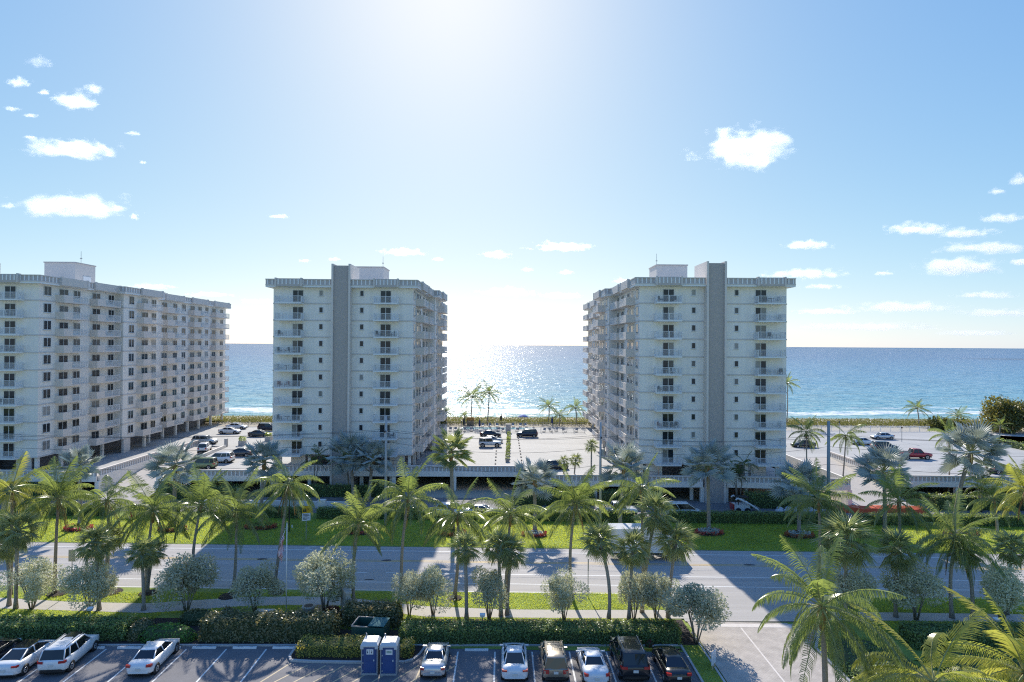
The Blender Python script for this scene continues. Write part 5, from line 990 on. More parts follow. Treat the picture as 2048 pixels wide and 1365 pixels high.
# ---------------------------------------------------------------- vehicles
def paintmat(name, col, metal=0.0, rough=0.3): return mat(name, col, rough, metal, 0.5, coat=0.8)
PW = paintmat('white_car_paint', (0.80, 0.80, 0.80)); PS = paintmat('silver_car_paint', (0.58, 0.585, 0.59), 0.5, 0.28); PB = paintmat('black_car_paint', (0.012, 0.013, 0.016)); PT = paintmat('tan_car_paint', (0.30, 0.255, 0.20), 0.4)
PR = paintmat('red_car_paint', (0.42, 0.02, 0.025)); PG = paintmat('dark_grey_car_paint', (0.07, 0.075, 0.08), 0.4); PN = paintmat('navy_car_paint', (0.015, 0.022, 0.045), 0.2); PGN = paintmat('olive_car_paint', (0.20, 0.25, 0.10)); PBW = paintmat('bluish_white_car_paint', (0.70, 0.735, 0.78))
SPEC = {  # body stations (t from tail to nose, sill z, top z, half-width share); cabin (tail base, tail roof, nose roof, nose base); belt z, roof z
 'sedan': dict(L=4.75, W=1.84, st=[(0, .46, .80, .74), (.025, .34, .98, .9), (.10, .25, 1.04, .975), (.2, .22, 1.03, 1), (.5, .21, 1.0, 1), (.72, .22, .98, 1), (.86, .24, .88, .97), (.95, .28, .76, .9), (1, .38, .62, .72)], cab=(.13, .29, .57, .75), belt=.98, roof=1.44, cw=(.86, .66), tl=(.82, .98, .34)),
 'coupe': dict(L=4.5, W=1.82, st=[(0, .44, .80, .72), (.03, .32, .98, .9), (.12, .23, 1.03, .98), (.25, .2, 1.0, 1), (.5, .2, .95, .98), (.7, .2, .94, 1), (.86, .22, .84, .96), (.96, .26, .68, .86), (1, .36, .56, .68)], cab=(.20, .36, .56, .72), belt=.95, roof=1.36, cw=(.82, .62), tl=(.76, .93, .28)),
 'fastback': dict(L=4.9, W=1.9, st=[(0, .46, .84, .76), (.02, .34, 1.02, .9), (.09, .24, 1.08, .98), (.2, .21, 1.04, 1), (.5, .2, 1.0, .99), (.72, .2, .97, 1), (.87, .22, .84, .97), (.96, .26, .68, .88), (1, .36, .56, .7)], cab=(.09, .34, .56, .77), belt=.99, roof=1.45, cw=(.84, .62), tl=(.86, .98, .36)),
 'suv': dict(L=4.75, W=1.95, st=[(0, .55, .95, .82), (.015, .42, 1.12, .93), (.07, .32, 1.16, .99), (.2, .28, 1.15, 1), (.5, .27, 1.13, 1), (.72, .28, 1.13, 1), (.87, .3, 1.05, .98), (.96, .36, .92, .92), (1, .48, .76, .78)], cab=(.02, .085, .59, .745), belt=1.10, roof=1.76, cw=(.91, .80), tl=(.92, 1.08, .40)),
 'boxsuv': dict(L=4.55, W=1.85, st=[(0, .52, .95, .88), (.012, .40, 1.06, .95), (.06, .32, 1.08, .99), (.2, .3, 1.07, 1), (.5, .3, 1.06, 1), (.72, .3, 1.06, 1), (.88, .32, 1.0, .98), (.97, .38, .9, .93), (1, .48, .74, .82)], cab=(.015, .05, .60, .71), belt=1.05, roof=1.76, cw=(.90, .76), tl=(.72, 1.0, .40)),
 'jeep': dict(L=4.5, W=1.85, st=[(0, .6, 1.0, .94), (.01, .5, 1.16, .97), (.2, .42, 1.18, .98), (.5, .42, 1.17, .98), (.66, .42, 1.17, .95), (.9, .45, 1.14, .86), (.985, .5, 1.1, .8), (1, .56, 1.0, .78)], cab=(.012, .03, .57, .63), belt=1.16, roof=1.84, cw=(.93, .86), tl=(.85, 1.05, .43)),
 'pickup': dict(L=5.7, W=2.0, st=[(0, .62, 1.08, .93), (.01, .55, 1.2, .97), (.2, .5, 1.21, 1), (.5, .48, 1.19, 1), (.72, .48, 1.2, 1), (.9, .5, 1.16, .98), (.98, .55, 1.06, .92), (1, .6, .9, .85)], cab=(.385, .42, .63, .735), belt=1.18, roof=1.9, cw=(.89, .74), tl=(.8, 1.12, .45)),
 'van': dict(L=5.6, W=2.0, st=[(0, .5, 1.2, .92), (.01, .4, 1.3, .97), (.2, .34, 1.32, 1), (.5, .34, 1.3, 1), (.72, .34, 1.24, 1), (.87, .36, 1.1, .97), (.96, .4, .92, .9), (1, .5, .75, .78)], cab=(.012, .03, .64, .83), belt=1.24, roof=2.0, cw=(.95, .84), tl=(.9, 1.25, .45))}
CARM = {}
def car_parts(kind, paint):
    if (kind, paint.name) in CARM: return CARM[(kind, paint.name)]
    s = SPEC[kind]; L, Wd = s['L'], s['W']; hw = Wd/2; Y = lambda t: (t-0.5)*L; out = []
    b = MB(); rs = []
    for t, zb, zt, k in s['st']:
        w = hw*k; d = zt-zb; half = [(w*.84, zb), (w*.985, zb+.12*d), (w, zb+.5*d), (w*.975, zt-.13*d), (w*.86, zt-.01), (w*.45, zt+.018)]
        rs.append([(-x, Y(t), z) for x, z in half] + [(0, Y(t), zt+.028)] + [(x, Y(t), z) for x, z in reversed(half)])
    b.rings(rs); wr = .33 if kind not in ('pickup', 'jeep') else .41; wy_ = [Y(.175), Y(.815)]
    b.mat(1)
    for y in wy_:
        for sg in (-1, 1): b.rings([[(sg*x, y+(wr+.075)*math.cos(k*math.pi/8), wr+(wr+.075)*math.sin(k*math.pi/8)) for k in range(16)] for x in (hw*.78, hw*1.003)])
    b.box(-hw*.8, hw*.8, Y(.02), Y(.98), .2 if wr < .4 else .34, .36 if wr < .4 else .5)
    out.append(('body', b.mesh('body', [paint, BLACK], True), None))
    a, c, e, f = s['cab']; z0, z1 = s['belt']-.02, s['roof']-.05; w0, w1 = hw*s['cw'][0], hw*s['cw'][1]
    r0 = [(-w0*.93, Y(a), z0), (0, Y(a)-.05, z0), (w0*.93, Y(a), z0), (w0, Y((a+f)/2), z0), (w0*.93, Y(f), z0), (0, Y(f)+.14, z0), (-w0*.93, Y(f), z0), (-w0, Y((a+f)/2), z0)]
    r1 = [(-w1*.92, Y(c), z1), (0, Y(c)-.03, z1), (w1*.92, Y(c), z1), (w1, Y((c+e)/2), z1), (w1*.94, Y(e), z1), (0, Y(e)+.08, z1), (-w1*.94, Y(e), z1), (-w1, Y((c+e)/2), z1)]
    def pane(i0, i1, nm):
        q = MB()
        for i in range(i0, i1): j, k = i % 8, (i+1) % 8; q.face([r0[j], r0[k], r1[k], r1[j]])
        out.append((nm, q.mesh(nm, CGLASS), None))
    pane(0, 2, 'rear_window'); pane(2, 4, 'side_window'); pane(4, 6, 'windscreen'); pane(6, 8, 'side_window')
    rf = MB(); top = [(x*1.0, y, z1+.002) for x, y, z in r1]; mid = [(x*.93, y*1.0+(0.06 if i < 3 else (-0.1 if 4 <= i <= 6 else 0)), s['roof']) for i, (x, y, z) in enumerate(r1)]
    rf.rings([[(x*1.015, y, z1-.035) for x, y, z in r1], top, mid, [(x*.4, y*.5+.5*Y((c+e)/2), s['roof']+.025) for x, y, z in r1]])
    for j in (0, 2, 4, 6): rf.tube([Vector(r0[j])*1.0, Vector(r1[j])], .045, 5)
    for j in (3, 7): rf.tube([Vector(r0[j]), Vector(r1[j])], .04, 5)
    if kind in ('suv', 'boxsuv', 'van', 'jeep'):
        for u in (.20,) if kind != 'jeep' else (.30,):
            for sg in (-1, 1): rf.tube([(sg*w0*.985, Y(a)+(Y(f)-Y(a))*u*.95, z0), (sg*w1*.985, Y(c)+(Y(e)-Y(c))*u, z1)], .045, 5)
    out.append(('roof', rf.mesh('roof', [paint], True), None))
    for y in wy_:
        for sg in (-1, 1):
            n = 16; q = MB(); q.rings([[(sg*x, wr*k*math.cos(i*2*math.pi/n), wr*k*math.sin(i*2*math.pi/n)) for i in range(n)] for x, k in ((-.11, .9), (-.09, 1), (.09, 1), (.115, .9))])
            rm = MB(); rm.rings([[(sg*x, wr*k*math.cos(i*2*math.pi/10), wr*k*math.sin(i*2*math.pi/10)) for i in range(10)] for x, k in ((.1, .66), (.122, .62), (.108, .16), (.124, .12))])
            out.append(('wheel', q.mesh('wheel', TYRE, True), (sg*(hw-.108), y, wr), ('rim', rm.mesh('rim', RIM))))
    tz0, tz1, tw = s['tl']
    for sg in (-1, 1):
        q = MB(); k = s['st'][0][3]*hw
        q.rings([[(sg*hw*(.93-tw if i else .93), Y(0)+(.045 if i == 0 else -.02)-.02, z) for i, z in ((0, tz0), (0, tz1), (1, tz1), (1, tz0))], [(sg*hw*(.93-tw if i else .965), Y(.05), z) for i, z in ((0, tz0), (0, tz1), (1, tz1), (1, tz0))]]); out.append(('tail_lamp', q.mesh('tail_lamp', REDLAMP), None))
        q = MB(); q.box(sg*hw*.5, sg*hw*.84, Y(.955), Y(.985), s['st'][-2][2]-.2, s['st'][-2][2]-.06); out.append(('headlamp', q.mesh('headlamp', HEADL), None))
        q = MB(); q.rings([[(sg*(w0+.01), Y(f)-.2, z0+.02), (sg*(w0+.01), Y(f)-.1, z0+.02), (sg*(w0+.01), Y(f)-.1, z0+.1), (sg*(w0+.01), Y(f)-.2, z0+.1)], [(sg*(hw+.13), Y(f)-.26, z0+.02), (sg*(hw+.13), Y(f)-.14, z0+.02), (sg*(hw+.13), Y(f)-.14, z0+.13), (sg*(hw+.13), Y(f)-.26, z0+.13)]]); out.append(('mirror', q.mesh('mirror', paint), None))
    pz = .80 if kind not in ('coupe', 'sedan', 'fastback') else (.60 if kind == 'coupe' else .68)
    out.append(('licence_plate', MB().box(-.16, .16, Y(0)-.045, Y(0)+.01, pz-.08, pz+.08).mesh('licence_plate', PLATE), None))
    out.append(('bumper', MB().box(-hw*.72, hw*.72, Y(0)-.03, Y(.03), .40 if wr < .4 else .55, .50 if wr < .4 else .68).mesh('bumper', BLACK if kind in ('suv', 'pickup', 'jeep', 'boxsuv') else paint), None))
    q = MB(); q.box(-hw*.55, hw*.55, Y(.98), Y(1)+.012, .40, .55); out.append(('grille', q.mesh('grille', BLACK), None))
    CARM[(kind, paint.name)] = out; return out
def car(kind, paint, x, y, z, rz, label, name='parked_car', cat='car', group=None, scale=1.0):
    T = thing(name, label, cat, (x, y, z), rz, group); T.scale = (scale,)*3
    for p in car_parts(kind, paint):
        o = link(p[0], p[1], T, p[2])
        if len(p) > 3: link(p[3][0], p[3][1], o)
    return T
GN, GL, GCN, GR_ = 'cars parked in the near car park', 'cars on the left deck', 'cars on the centre deck', 'cars on the right deck'
Z0 = 0.024
car('sedan', PB, -37.75, 39.0, Z0, 0, 'black car cut by the left edge in the near car park', group=GN)
c = car('fastback', PW, -34.7, 38.85, Z0, 0.06, 'white sedan with an all-black glass roof, second from the left edge', group=GN)
MB().box(-.55, .55, -.72, .62, 1.455, 1.482).build('glass_roof', CGLASS, c)
c = car('suv', PW, -31.85, 39.2, Z0, 0.09, 'white SUV with a dark sunroof and pale roof rails', group=GN, name='parked_suv')
MB().box(-.42, .42, -.55, .75, 1.752, 1.784).build('sunroof', CGLASS, c)
for sg in (-1, 1): MB().tube([(sg*.62, -1.7, 1.72), (sg*.62, -1.6, 1.80), (sg*.62, .45, 1.80), (sg*.62, .55, 1.72)], .022, 5).build('roof_rail', STEEL, c)
car('sedan', PW, -25.5, 38.95, Z0, 0.05, 'lone white sedan in front of the bright green shrub', group=GN)
c = car('coupe', PS, -4.85, 38.65, Z0, 0, 'silver convertible coupe right of the blue toilets', group=GN)
car('fastback', PBW, 0.9, 38.45, Z0, 0, 'white fastback with a dark light-bar tail, left of the tan wagon', group=GN)
c = car('boxsuv', PT, 3.75, 38.3, Z0, 0, 'tan SUV with a roof rack', group=GN, name='parked_suv')
for sg in (-1, 1): MB().tube([(sg*.56, -1.7, 1.76), (sg*.56, -1.6, 1.86), (sg*.56, .3, 1.86), (sg*.56, .4, 1.76)], .025, 5).build('roof_rail', BLACK, c)
for y in (-.9, -.1): MB().box(-.56, .56, y-.02, y+.02, 1.85, 1.88).build('cross_bar', BLACK, c)
for k in range(5): MB().box(-.34+k*.17, -.325+k*.17, -.9, .0, 1.882, 1.897).build('slat', BLACK, c)
car('coupe', PBW, 6.5, 37.95, Z0, 0.02, 'white coupe between the tan wagon and the black SUV', group=GN, scale=1.02)
c = car('suv', PB, 9.3, 38.6, Z0, 0.0, 'black SUV with roof rails and cargo behind its rear window', group=GN, name='parked_suv', scale=1.1)
for sg in (-1, 1): MB().tube([(sg*.62, -1.7, 1.72), (sg*.62, -1.6, 1.80), (sg*.62, .45, 1.80), (sg*.62, .55, 1.72)], .022, 5).build('roof_rail', STEEL, c)
car('sedan', PB, 12.2, 38.0, Z0, 0, 'black sedan next to the grass strip by the driveway', group=GN)
RT, LT, AW = -math.pi/2, math.pi/2, 0
# left deck
for k, pnt, gx, rz, lab in (('sedan', PW, (-62.13, 120.01), RT, 'white sedan on the far part of the left deck'), ('sedan', PBW, (-63.76, 126.32), RT, 'pale sedan just behind the white sedan on the left deck'), ('suv', PS, (-60.64, 107.47), RT, 'silver SUV seen side-on beside the square planters'),
      ('boxsuv', PW, (-56.54, 100.06), 0.25, 'white SUV seen from behind at the head of the left ramp'), ('boxsuv', PGN, (-49.28, 86.54), LT, 'olive-green boxy off-roader behind the short balustrade'), ('suv', PW, (-48.80, 90.91), LT, 'white wagon side-on in the middle of the left deck'),
      ('sedan', PG, (-47.95, 96.18), LT, 'dark grey sedan half hidden by a silver palm on the left deck'), ('sedan', PG, (-53.67, 116.30), RT, 'dark sedan at the left flank of the left tower'), ('suv', PN, (-55.29, 124.33), RT, 'dark SUV cut off by the edge of the left tower')):
    car(k, pnt, gx[0], gx[1], 3.004, rz, lab, group=GL)
for k, pnt, gx, rz, lab in (('sedan', PB, (-2.87, 117.35), RT, 'black sedan on the centre deck by the pool fence'), ('sedan', PS, (-2.48, 110.17), RT, 'silver sedan mostly hidden behind the white off-roader'), ('jeep', PW, (-2.68, 105.85), RT, 'white boxy off-roader on the centre deck'),
      ('suv', PN, (5.28, 117.52), LT, 'dark blue SUV right of the planter row on the centre deck'), ('sedan', PG, (8.44, 87.20), RT, 'dark car half hidden behind the small palms on the centre deck')):
    car(k, pnt, gx[0], gx[1], 3.002, rz, lab, group=GCN)
for k, pnt, gx, rz, lab in (('sedan', PG, (61.37, 106.95), LT, 'dark sedan between the right tower and the palm trunk'), ('sedan', PS, (84.66, 116.60), LT, 'silver sedan on the right deck by the fence'), ('sedan', PW, (75.75, 109.92), RT, 'white sedan partly behind a palm on the right deck'),
      ('suv', PN, (75.99, 104.10), RT, 'dark SUV left of the red pickup'), ('suv', PN, (108.18, 117.70), RT, 'dark blue SUV on the neighbouring plot at the far right'), ('sedan', PG, (81.93, 85.25), RT, 'dark car behind the right-hand balustrade, bottom right of the deck')):
    car(k, pnt, gx[0], gx[1], 3.004, rz, lab, group=GR_)
def pickup(paint, x, y, z, rz, label, group=None):
    c = car('pickup', paint, x, y, z, rz, label, 'pickup_truck', 'pickup truck', group); Ls = 5.7
    MB().box(-.78, .78, -2.7, -.75, 1.15, 1.245).build('bed', BLACK, c); b = MB(); b.box(-.98, -.78, -2.78, -.7, 1.12, 1.30).box(.78, .98, -2.78, -.7, 1.12, 1.30).box(-.78, .78, -2.82, -2.7, 1.1, 1.30); b.build('bed_rail', paint, c); return c
pickup(PR, *(75.85, 96.21), 3.003, RT, 'red crew-cab pickup on the right deck', GR_)
# vehicles on the service drive and the boulevard
car('van', PW, *(24.52, 72.10), 0.035, RT, 'white passenger van in front of the right tower', 'van', 'van')
pickup(PW, *(15.63, 72.49), 0.035, RT, 'white pickup on the service drive behind the wired pole')
car('suv', PW, *(-6.90, 72.19), 0.035, RT, 'white SUV on the service drive behind the orange-shafted palm')
car('sedan', PS, *(-3.01, 72.41), 0.035, RT, 'silver car on the service drive behind the palms at centre')
car('sedan', PW, *(-55.60, 72.62), 0.035, RT, 'white car on the service drive at the left, behind the hedge')
T = thing('delivery_truck', 'white box truck driving along the boulevard behind the cabbage palms', 'truck', (16.0, 58.1, 0.03), RT)
MB().box(-1.15, 1.15, -4.2, 1.6, 0.9, 3.5).build('cargo_box', PW, T); b = MB(); b.rings([[(-1.05, 1.65, z0), (1.05, 1.65, z0), (1.05, y1, z0), (-1.05, y1, z0)] for z0, y1 in ((0.6, 3.9), (1.5, 3.85), (1.75, 3.3), (2.6, 2.8))]); b.build('cab', PW, T)
MB().rings([[(-.95, 3.83, 1.55), (.95, 3.83, 1.55), (.95, 3.87, 1.56), (-.95, 3.87, 1.56)], [(-.85, 2.9, 2.5), (.85, 2.9, 2.5), (.85, 2.95, 2.52), (-.85, 2.95, 2.52)]]).build('windscreen', CGLASS, T)
for sg in (-1, 1): MB().box(sg*1.03, sg*1.065, 2.0, 3.0, 1.6, 2.35).build('side_window', CGLASS, T)
MB().box(-.5, .5, -4.2, 3.2, .5, .85).build('chassis', BLACK, T)
for y in (-2.9, 2.7):
    for sg in (-1, 1): MB().rings([[(sg*x, y+.45*math.cos(k*math.pi/8), .45+.45*math.sin(k*math.pi/8)) for k in range(16)] for x in (.8, 1.1)]).build('wheel', TYRE, T)
T = thing('skid_loader', 'white and red skid-steer loader on the service drive right of the van', 'loader', (33.9, 74.3, 0.035), RT)
MB().box(-.8, .8, -1.3, .9, .35, 1.15).build('body', PW, T); MB().box(-.7, .7, -1.5, -1.3, .3, 1.2).build('engine_cover', PR, T)
b = MB()
for x in (-.6, .6):
    for y in (-.7, .7): b.box(x-.05, x+.05, y-.05, y+.05, 1.15, 2.1)
b.build('cab_frame', BLACK, T); MB().box(-.7, .7, -.8, .8, 2.1, 2.2).build('roof', BLACK, T)
for sg in (-1, 1): MB().tube([(sg*.9, -1.2, 1.9), (sg*.9, -.9, 2.1), (sg*.9, .8, 1.3), (sg*.9, 2.0, .5)], .12, 6).build('lift_arm', PW, T)
MB().rings([[(-.95, 1.9, .1), (.95, 1.9, .1), (.95, 2.0, .75), (-.95, 2.0, .75)], [(-.95, 2.7, .08), (.95, 2.7, .08), (.95, 2.15, .8), (-.95, 2.15, .8)]]).build('bucket', STEEL, T)
for y in (-.8, .5):
    for sg in (-1, 1): MB().rings([[(sg*x, y+.38*math.cos(k*math.pi/6), .38+.38*math.sin(k*math.pi/6)) for k in range(12)] for x in (.75, 1.05)]).build('wheel', TYRE, T)

# ---------------------------------------------------------------- street furniture and small things
def toilet(x, y, label, sign):
    T = thing('portable_toilet', label, 'portable toilet', (x, y, Z0), 0.0, 'blue portable toilets'); BL = mat('blue_plastic', (0.035, 0.075, 0.22), 0.45, var=0.08, vscale=2); GP = mat('grey_plastic', (0.33, 0.34, 0.36), 0.5); WP = mat('white_plastic_roof', (0.55, 0.57, 0.59), 0.4)
    b = MB(); b.box(-.55, .55, -.52, .58, .12, 2.0); b.build('shell', BL, T); MB().box(-.58, .58, -.6, .62, 0, .12).build('base_skid', GP, T)
    b = MB(); b.box(-.585, -.52, -.56, .60, .12, 2.05).box(.52, .585, -.56, .60, .12, 2.05); b.build('corner_post', GP, T)
    d = MB(); d.box(-.40, .44, -.55, -.523, .16, 1.93); d.box(-.28, .34, -.565, -.552, .3, .95).box(-.28, .34, -.565, -.552, 1.05, 1.35); dr = d.build('door', mat('blue_plastic_door', (0.04, 0.085, 0.24), 0.4), T)
    MB().box(.28, .36, -.60, -.552, .98, 1.1).build('handle', WP, dr)
    for z in (.3, .85, 1.4, 1.85): MB().box(-.47, -.42, -.58, -.524, z-.05, z+.05).build('hinge', WP, dr)
    sg = MB().box(-.2, .28, -.575, -.552, 1.45, 1.82).build('notice', TRIM, dr)
    ink = mat('dark_print', (0.03, 0.04, 0.08), 0.6); gi = mat('green_print', (0.08, 0.25, 0.18), 0.6); q = MB()
    if sign == 0:
        for xx in (-.12, .17): q.box(xx-.035, xx+.035, -.578, -.576, 1.53, 1.66).box(xx-.02, xx+.02, -.578, -.576, 1.68, 1.73)
        q.box(.02, .045, -.578, -.576, 1.5, 1.78)
    else: q.box(-.14, .22, -.578, -.576, 1.57, 1.62).box(-.14, .22, -.578, -.576, 1.64, 1.70)
    q.build('print', ink if sign == 0 else gi, sg)
    r = MB(); r.rings([[(-.62, -.66, 2.0), (.62, -.66, 2.0), (.62, .66, 2.0), (-.62, .66, 2.0)], [(-.62, -.66, 2.1), (.62, -.66, 2.1), (.62, .66, 2.1), (-.62, .66, 2.1)], [(-.48, -.5, 2.3), (.48, -.5, 2.3), (.48, .5, 2.3), (-.48, .5, 2.3)]])
    r.box(-.62, -.40, -.665, -.53, 1.86, 2.0).box(.40, .62, -.665, -.53, 1.86, 2.0); r.build('roof', WP, T); MB().cyl((-.4, .35), .05, .05, 2.2, 2.55, 8).build('vent_pipe', GP, T)
toilet(-9.42, 37.95, 'left blue portable toilet, its notice showing two figures', 0); toilet(-8.05, 37.9, 'right blue portable toilet, its notice printed with words', 1)
# raised kerb round the golden hedge
b = MB(); pts = [(-15.9, 41.0), (-15.9, 39.6), (-15.6, 39.1), (-14, 38.95), (-10, 38.85), (-7.2, 38.9), (-6.6, 39.2), (-6.2, 39.9), (-5.9, 41.0)]
for p, q in zip(pts, pts[1:]): b.obox(p, q, 0.18, 0, 0.16)
struct(b, 'kerb', CONC); struct(MB().prism([(-15.8, 41.0), (-15.8, 39.6), (-15.5, 39.15), (-14, 39.05), (-10, 38.95), (-7.2, 39.0), (-6.7, 39.3), (-6.3, 39.9), (-6.0, 41.0)], 0, 0.1), 'planting_bed', SOIL)
# white wheel stops
wm = MB(); wm.rings([[(-.9, -.09, 0), (.9, -.09, 0), (.9, .09, 0), (-.9, .09, 0)], [(-.9, -.07, .13), (.9, -.07, .13), (.9, .07, .13), (-.9, .07, .13)]]); wm = wm.mesh('wheel_stop', TRIM)
st = MB()
for i in range(5): st.box(-.62+i*.1, -.56+i*.1, -.03, .035, .1305, .1325)
for i in range(3): st.box(.38+i*.09, .43+i*.09, -.03, .035, .1305, .1325)
stm = st.mesh('stencil_marks', mat('faded_black_paint', (0.2, 0.2, 0.2), 0.8))
for x, y, lab in ((-37.9, 40.75, 'white wheel stop under the black car at the left edge'), (-34.85, 40.7, 'white wheel stop before the white car with a glass roof'), (-31.4, 40.72, 'white wheel stop half hidden by the white SUV'), (-28.6, 40.72, 'white wheel stop in the empty stall left of the lone white sedan'), (-25.6, 40.72, 'white wheel stop in front of the lone white sedan'), (-22.9, 40.75, 'leftmost white wheel stop of the three along the brown hedge'), (-19.8, 40.75, 'middle white wheel stop of the three along the brown hedge'), (-16.75, 40.75, 'white wheel stop nearest the golden hedge'), (-1.95, 40.45, 'white wheel stop in the empty stall right of the silver coupe')):
    T = thing('wheel_stop', lab, 'wheel stop', (x, y, Z0), group='white concrete wheel stops'); link('block', wm, T); link('stencil_marks', stm, T)
YW = mat('yellow_wheel_stop', (0.55, 0.33, 0.03), 0.7)
for x, lab in ((9.3, 'yellow wheel stop under the nose of the black SUV'), (12.15, 'yellow wheel stop under the nose of the black sedan')): tag(link('wheel_stop', MB().box(-1.2, 1.2, -.09, .09, 0, .13).mesh('wheel_stop', YW), None, (x, 40.5, Z0)), lab, 'wheel stop', 'yellow wheel stops')
# open green skip behind the toilets
T = thing('skip_bin', 'dark green bin with one lid raised, behind the blue toilets', 'bin', (-10.5, 42.2, 0.05), -0.12); GRN = mat('dark_green_metal', (0.015, 0.075, 0.065), 0.5)
b = MB(); b.box(-1.3, 1.3, -.8, -.72, 0, 1.15).box(-1.3, 1.3, .72, .8, 0, 1.25).box(-1.3, -1.22, -.72, .72, 0, 1.2).box(1.22, 1.3, -.72, .72, 0, 1.2).box(-1.22, 1.22, -.72, .72, .1, .2); b.build('body', GRN, T); MB().box(.02, 1.32, -.82, .82, 1.26, 1.3).build('lid', mat('teal_plastic', (0.03, 0.14, 0.15), 0.85), T)
MB().box(-1.1, -.2, -.7, .7, .2, .6).build('rubbish', mat('brown_rubbish', (0.12, 0.07, 0.05), 0.9, var=0.4, vscale=5), T); b = MB(); b.box(-1.34, 0.0, -.84, -.74, 1.15, 1.22).box(-1.34, 0.0, .74, .84, 1.25, 1.3).box(-1.34, -1.24, -.74, .74, 1.2, 1.26); b.build('rim', mat('pale_rim', (0.4, 0.33, 0.27), 0.7), T)
# flagpole with the national flag hanging
fx, fy = -18.75, 45.89
T = thing('flagpole', 'white flagpole standing by the brick paving', 'flagpole', (fx, fy, 0.05)); b = MB(); b.cyl((0, 0), .06, .035, 0, 7.9, 10); b.build('pole', TRIM, T, smooth=True); MB().rings([[(.07*math.sin(t)*math.cos(a), .07*math.sin(t)*math.sin(a), 7.97-.07*math.cos(t)) for a in [k*math.pi/4 for k in range(8)]] for t in (.3, .9, 1.57, 2.3, 2.9)]).build('finial', mat('gilt', (0.6, 0.45, 0.15), 0.3, 0.8), T)
FL = thing('flag', 'limp stars-and-stripes flag hanging from the flagpole', 'flag', (fx, fy, 0.05))
FRd, FWh, FBl = mat('flag_red', (0.42, 0.03, 0.05), 0.8), mat('flag_white', (0.75, 0.75, 0.75), 0.8), mat('flag_blue', (0.03, 0.05, 0.2), 0.8)
# hanging cloth: hoist along the pole, fly falls down; stripes run from hoist to fly
NU, NVv = 26, 14
def flagpt(u, v):   # u 0..1 along the fly, v 0..1 down the hoist
    z = 7.65-1.25*v-2.2*u**0.85*(1-0.10*v); x = -.06-.60*math.sin(math.pi*min(1, .10+u*.72))*(0.45+0.55*v) - .05*u; y = -.05+.10*math.sin(u*9+v*6.3)*(0.3+u); return (x+.05*math.sin(v*9+u*4), y, z)
fr, fw, fb_, fs = MB(), MB(), MB(), MB()
for j in range(13):
    v0, v1 = j/13, (j+1)/13
    for i in range(NU):
        u0, u1 = i/NU, (i+1)/NU
        tgt = fb_ if (j < 7 and u1 <= .42) else (fr if j % 2 == 0 else fw)
        tgt.face([flagpt(u0, v0), flagpt(u1, v0), flagpt(u1, v1), flagpt(u0, v1)])
for a in range(5):
    for c_ in range(4): p_ = Vector(flagpt(.05+.08*a, .06+.12*c_))+Vector((0, -.012, 0)); fs.face([p_+Vector((.035*math.cos(t), 0, .035*math.sin(t))) for t in [k*2*math.pi/5 for k in range(5)]])
fr.build('red_stripes', FRd, FL); fw.build('white_stripes', FWh, FL); fb_.build('canton', FBl, FL); fs.build('stars', FWh, FL)
b = MB(); b.prism([(fx+0.2, fy-1.0), (fx+3.0, fy-1.0), (fx+3.9, fy+1.5), (fx+2.2, fy+1.6), (fx+0.9, fy+1.0)], 0.0, 0.075); struct(b, 'brick_paving', mat('red_pavers', (0.33, 0.22, 0.19), 0.85, var=0.15, vscale=4))
T = thing('stone_monument', 'pale stone entrance monument on a stone slab beside the red croton', 'monument', (*(-13.67, 46.04), 0.05), 0.5); ST = mat('pale_coral_stone', (0.5, 0.46, 0.40), 0.9, var=0.15, vscale=4, bump=0.5, bscale=8)
MB().box(-.85, .85, -.4, .4, 0, .25).build('plinth', ST, T); bevel(MB().box(-.2, .2, -.95, .95, .25, 2.0).build('slab', ST, T), .04); MB().box(-.26, .26, -1.05, 1.05, 2.0, 2.15).build('cap', ST, T)
T = thing('stone_basin', 'small round stone basin beside the brick paving', 'basin', (*(-17.03, 46.48), 0.05)); MB().cyl((0, 0), .45, .6, 0, .35, 14).cyl((0, 0), .62, .55, .35, .42, 14).build('bowl', ST, T); MB().cyl((0, 0), .4, .4, .425, .43, 14).build('bowl_shade_disc', BLACK, T)  # flat black disc stands in for the shade inside the bowl
tag(MB().box(-.75, .75, -.25, .25, 0, .42).build('stone_bench', TRIM, None, (*(-20.48, 45.72), 0.05)), 'low white stone bench behind the brown-green hedge', 'bench')
# speed-display sign
sx_, sy_ = -23.46, 63.00
T = thing('road_sign', 'yellow-and-white road sign on a grey post on the far lawn', 'road sign', (sx_, sy_, 0.05), 0.35); MB().cyl((0, 0), .045, .045, 0, 2.6, 8).build('post', STEEL, T)
MB().box(-.48, .48, -.07, -.03, 2.35, 3.25).build('text_panel', TRIM, T); MB().box(-.48, .48, -.071, -.029, 3.25, 4.1).build('warning_panel', mat('sign_yellow', (0.75, 0.42, 0.01), 0.5), T)
b = MB(); b.box(-.36, .02, -.078, -.0725, 3.42, 3.68).box(-.25, -.02, -.078, -.0725, 3.68, 3.8)
for k, w in enumerate((.5, .34)): b.box(.12, .12+w*.6, -.078, -.0725, 3.72-k*.14, 3.79-k*.14)
for k, w in enumerate((.62, .7, .5, .66, .4)): b.box(-.35, -.35+w, -.078, -.0725, 3.08-k*.15, 3.14-k*.15)
b.build('print', mat('sign_black', (0.02, 0.02, 0.02), 0.6), T)
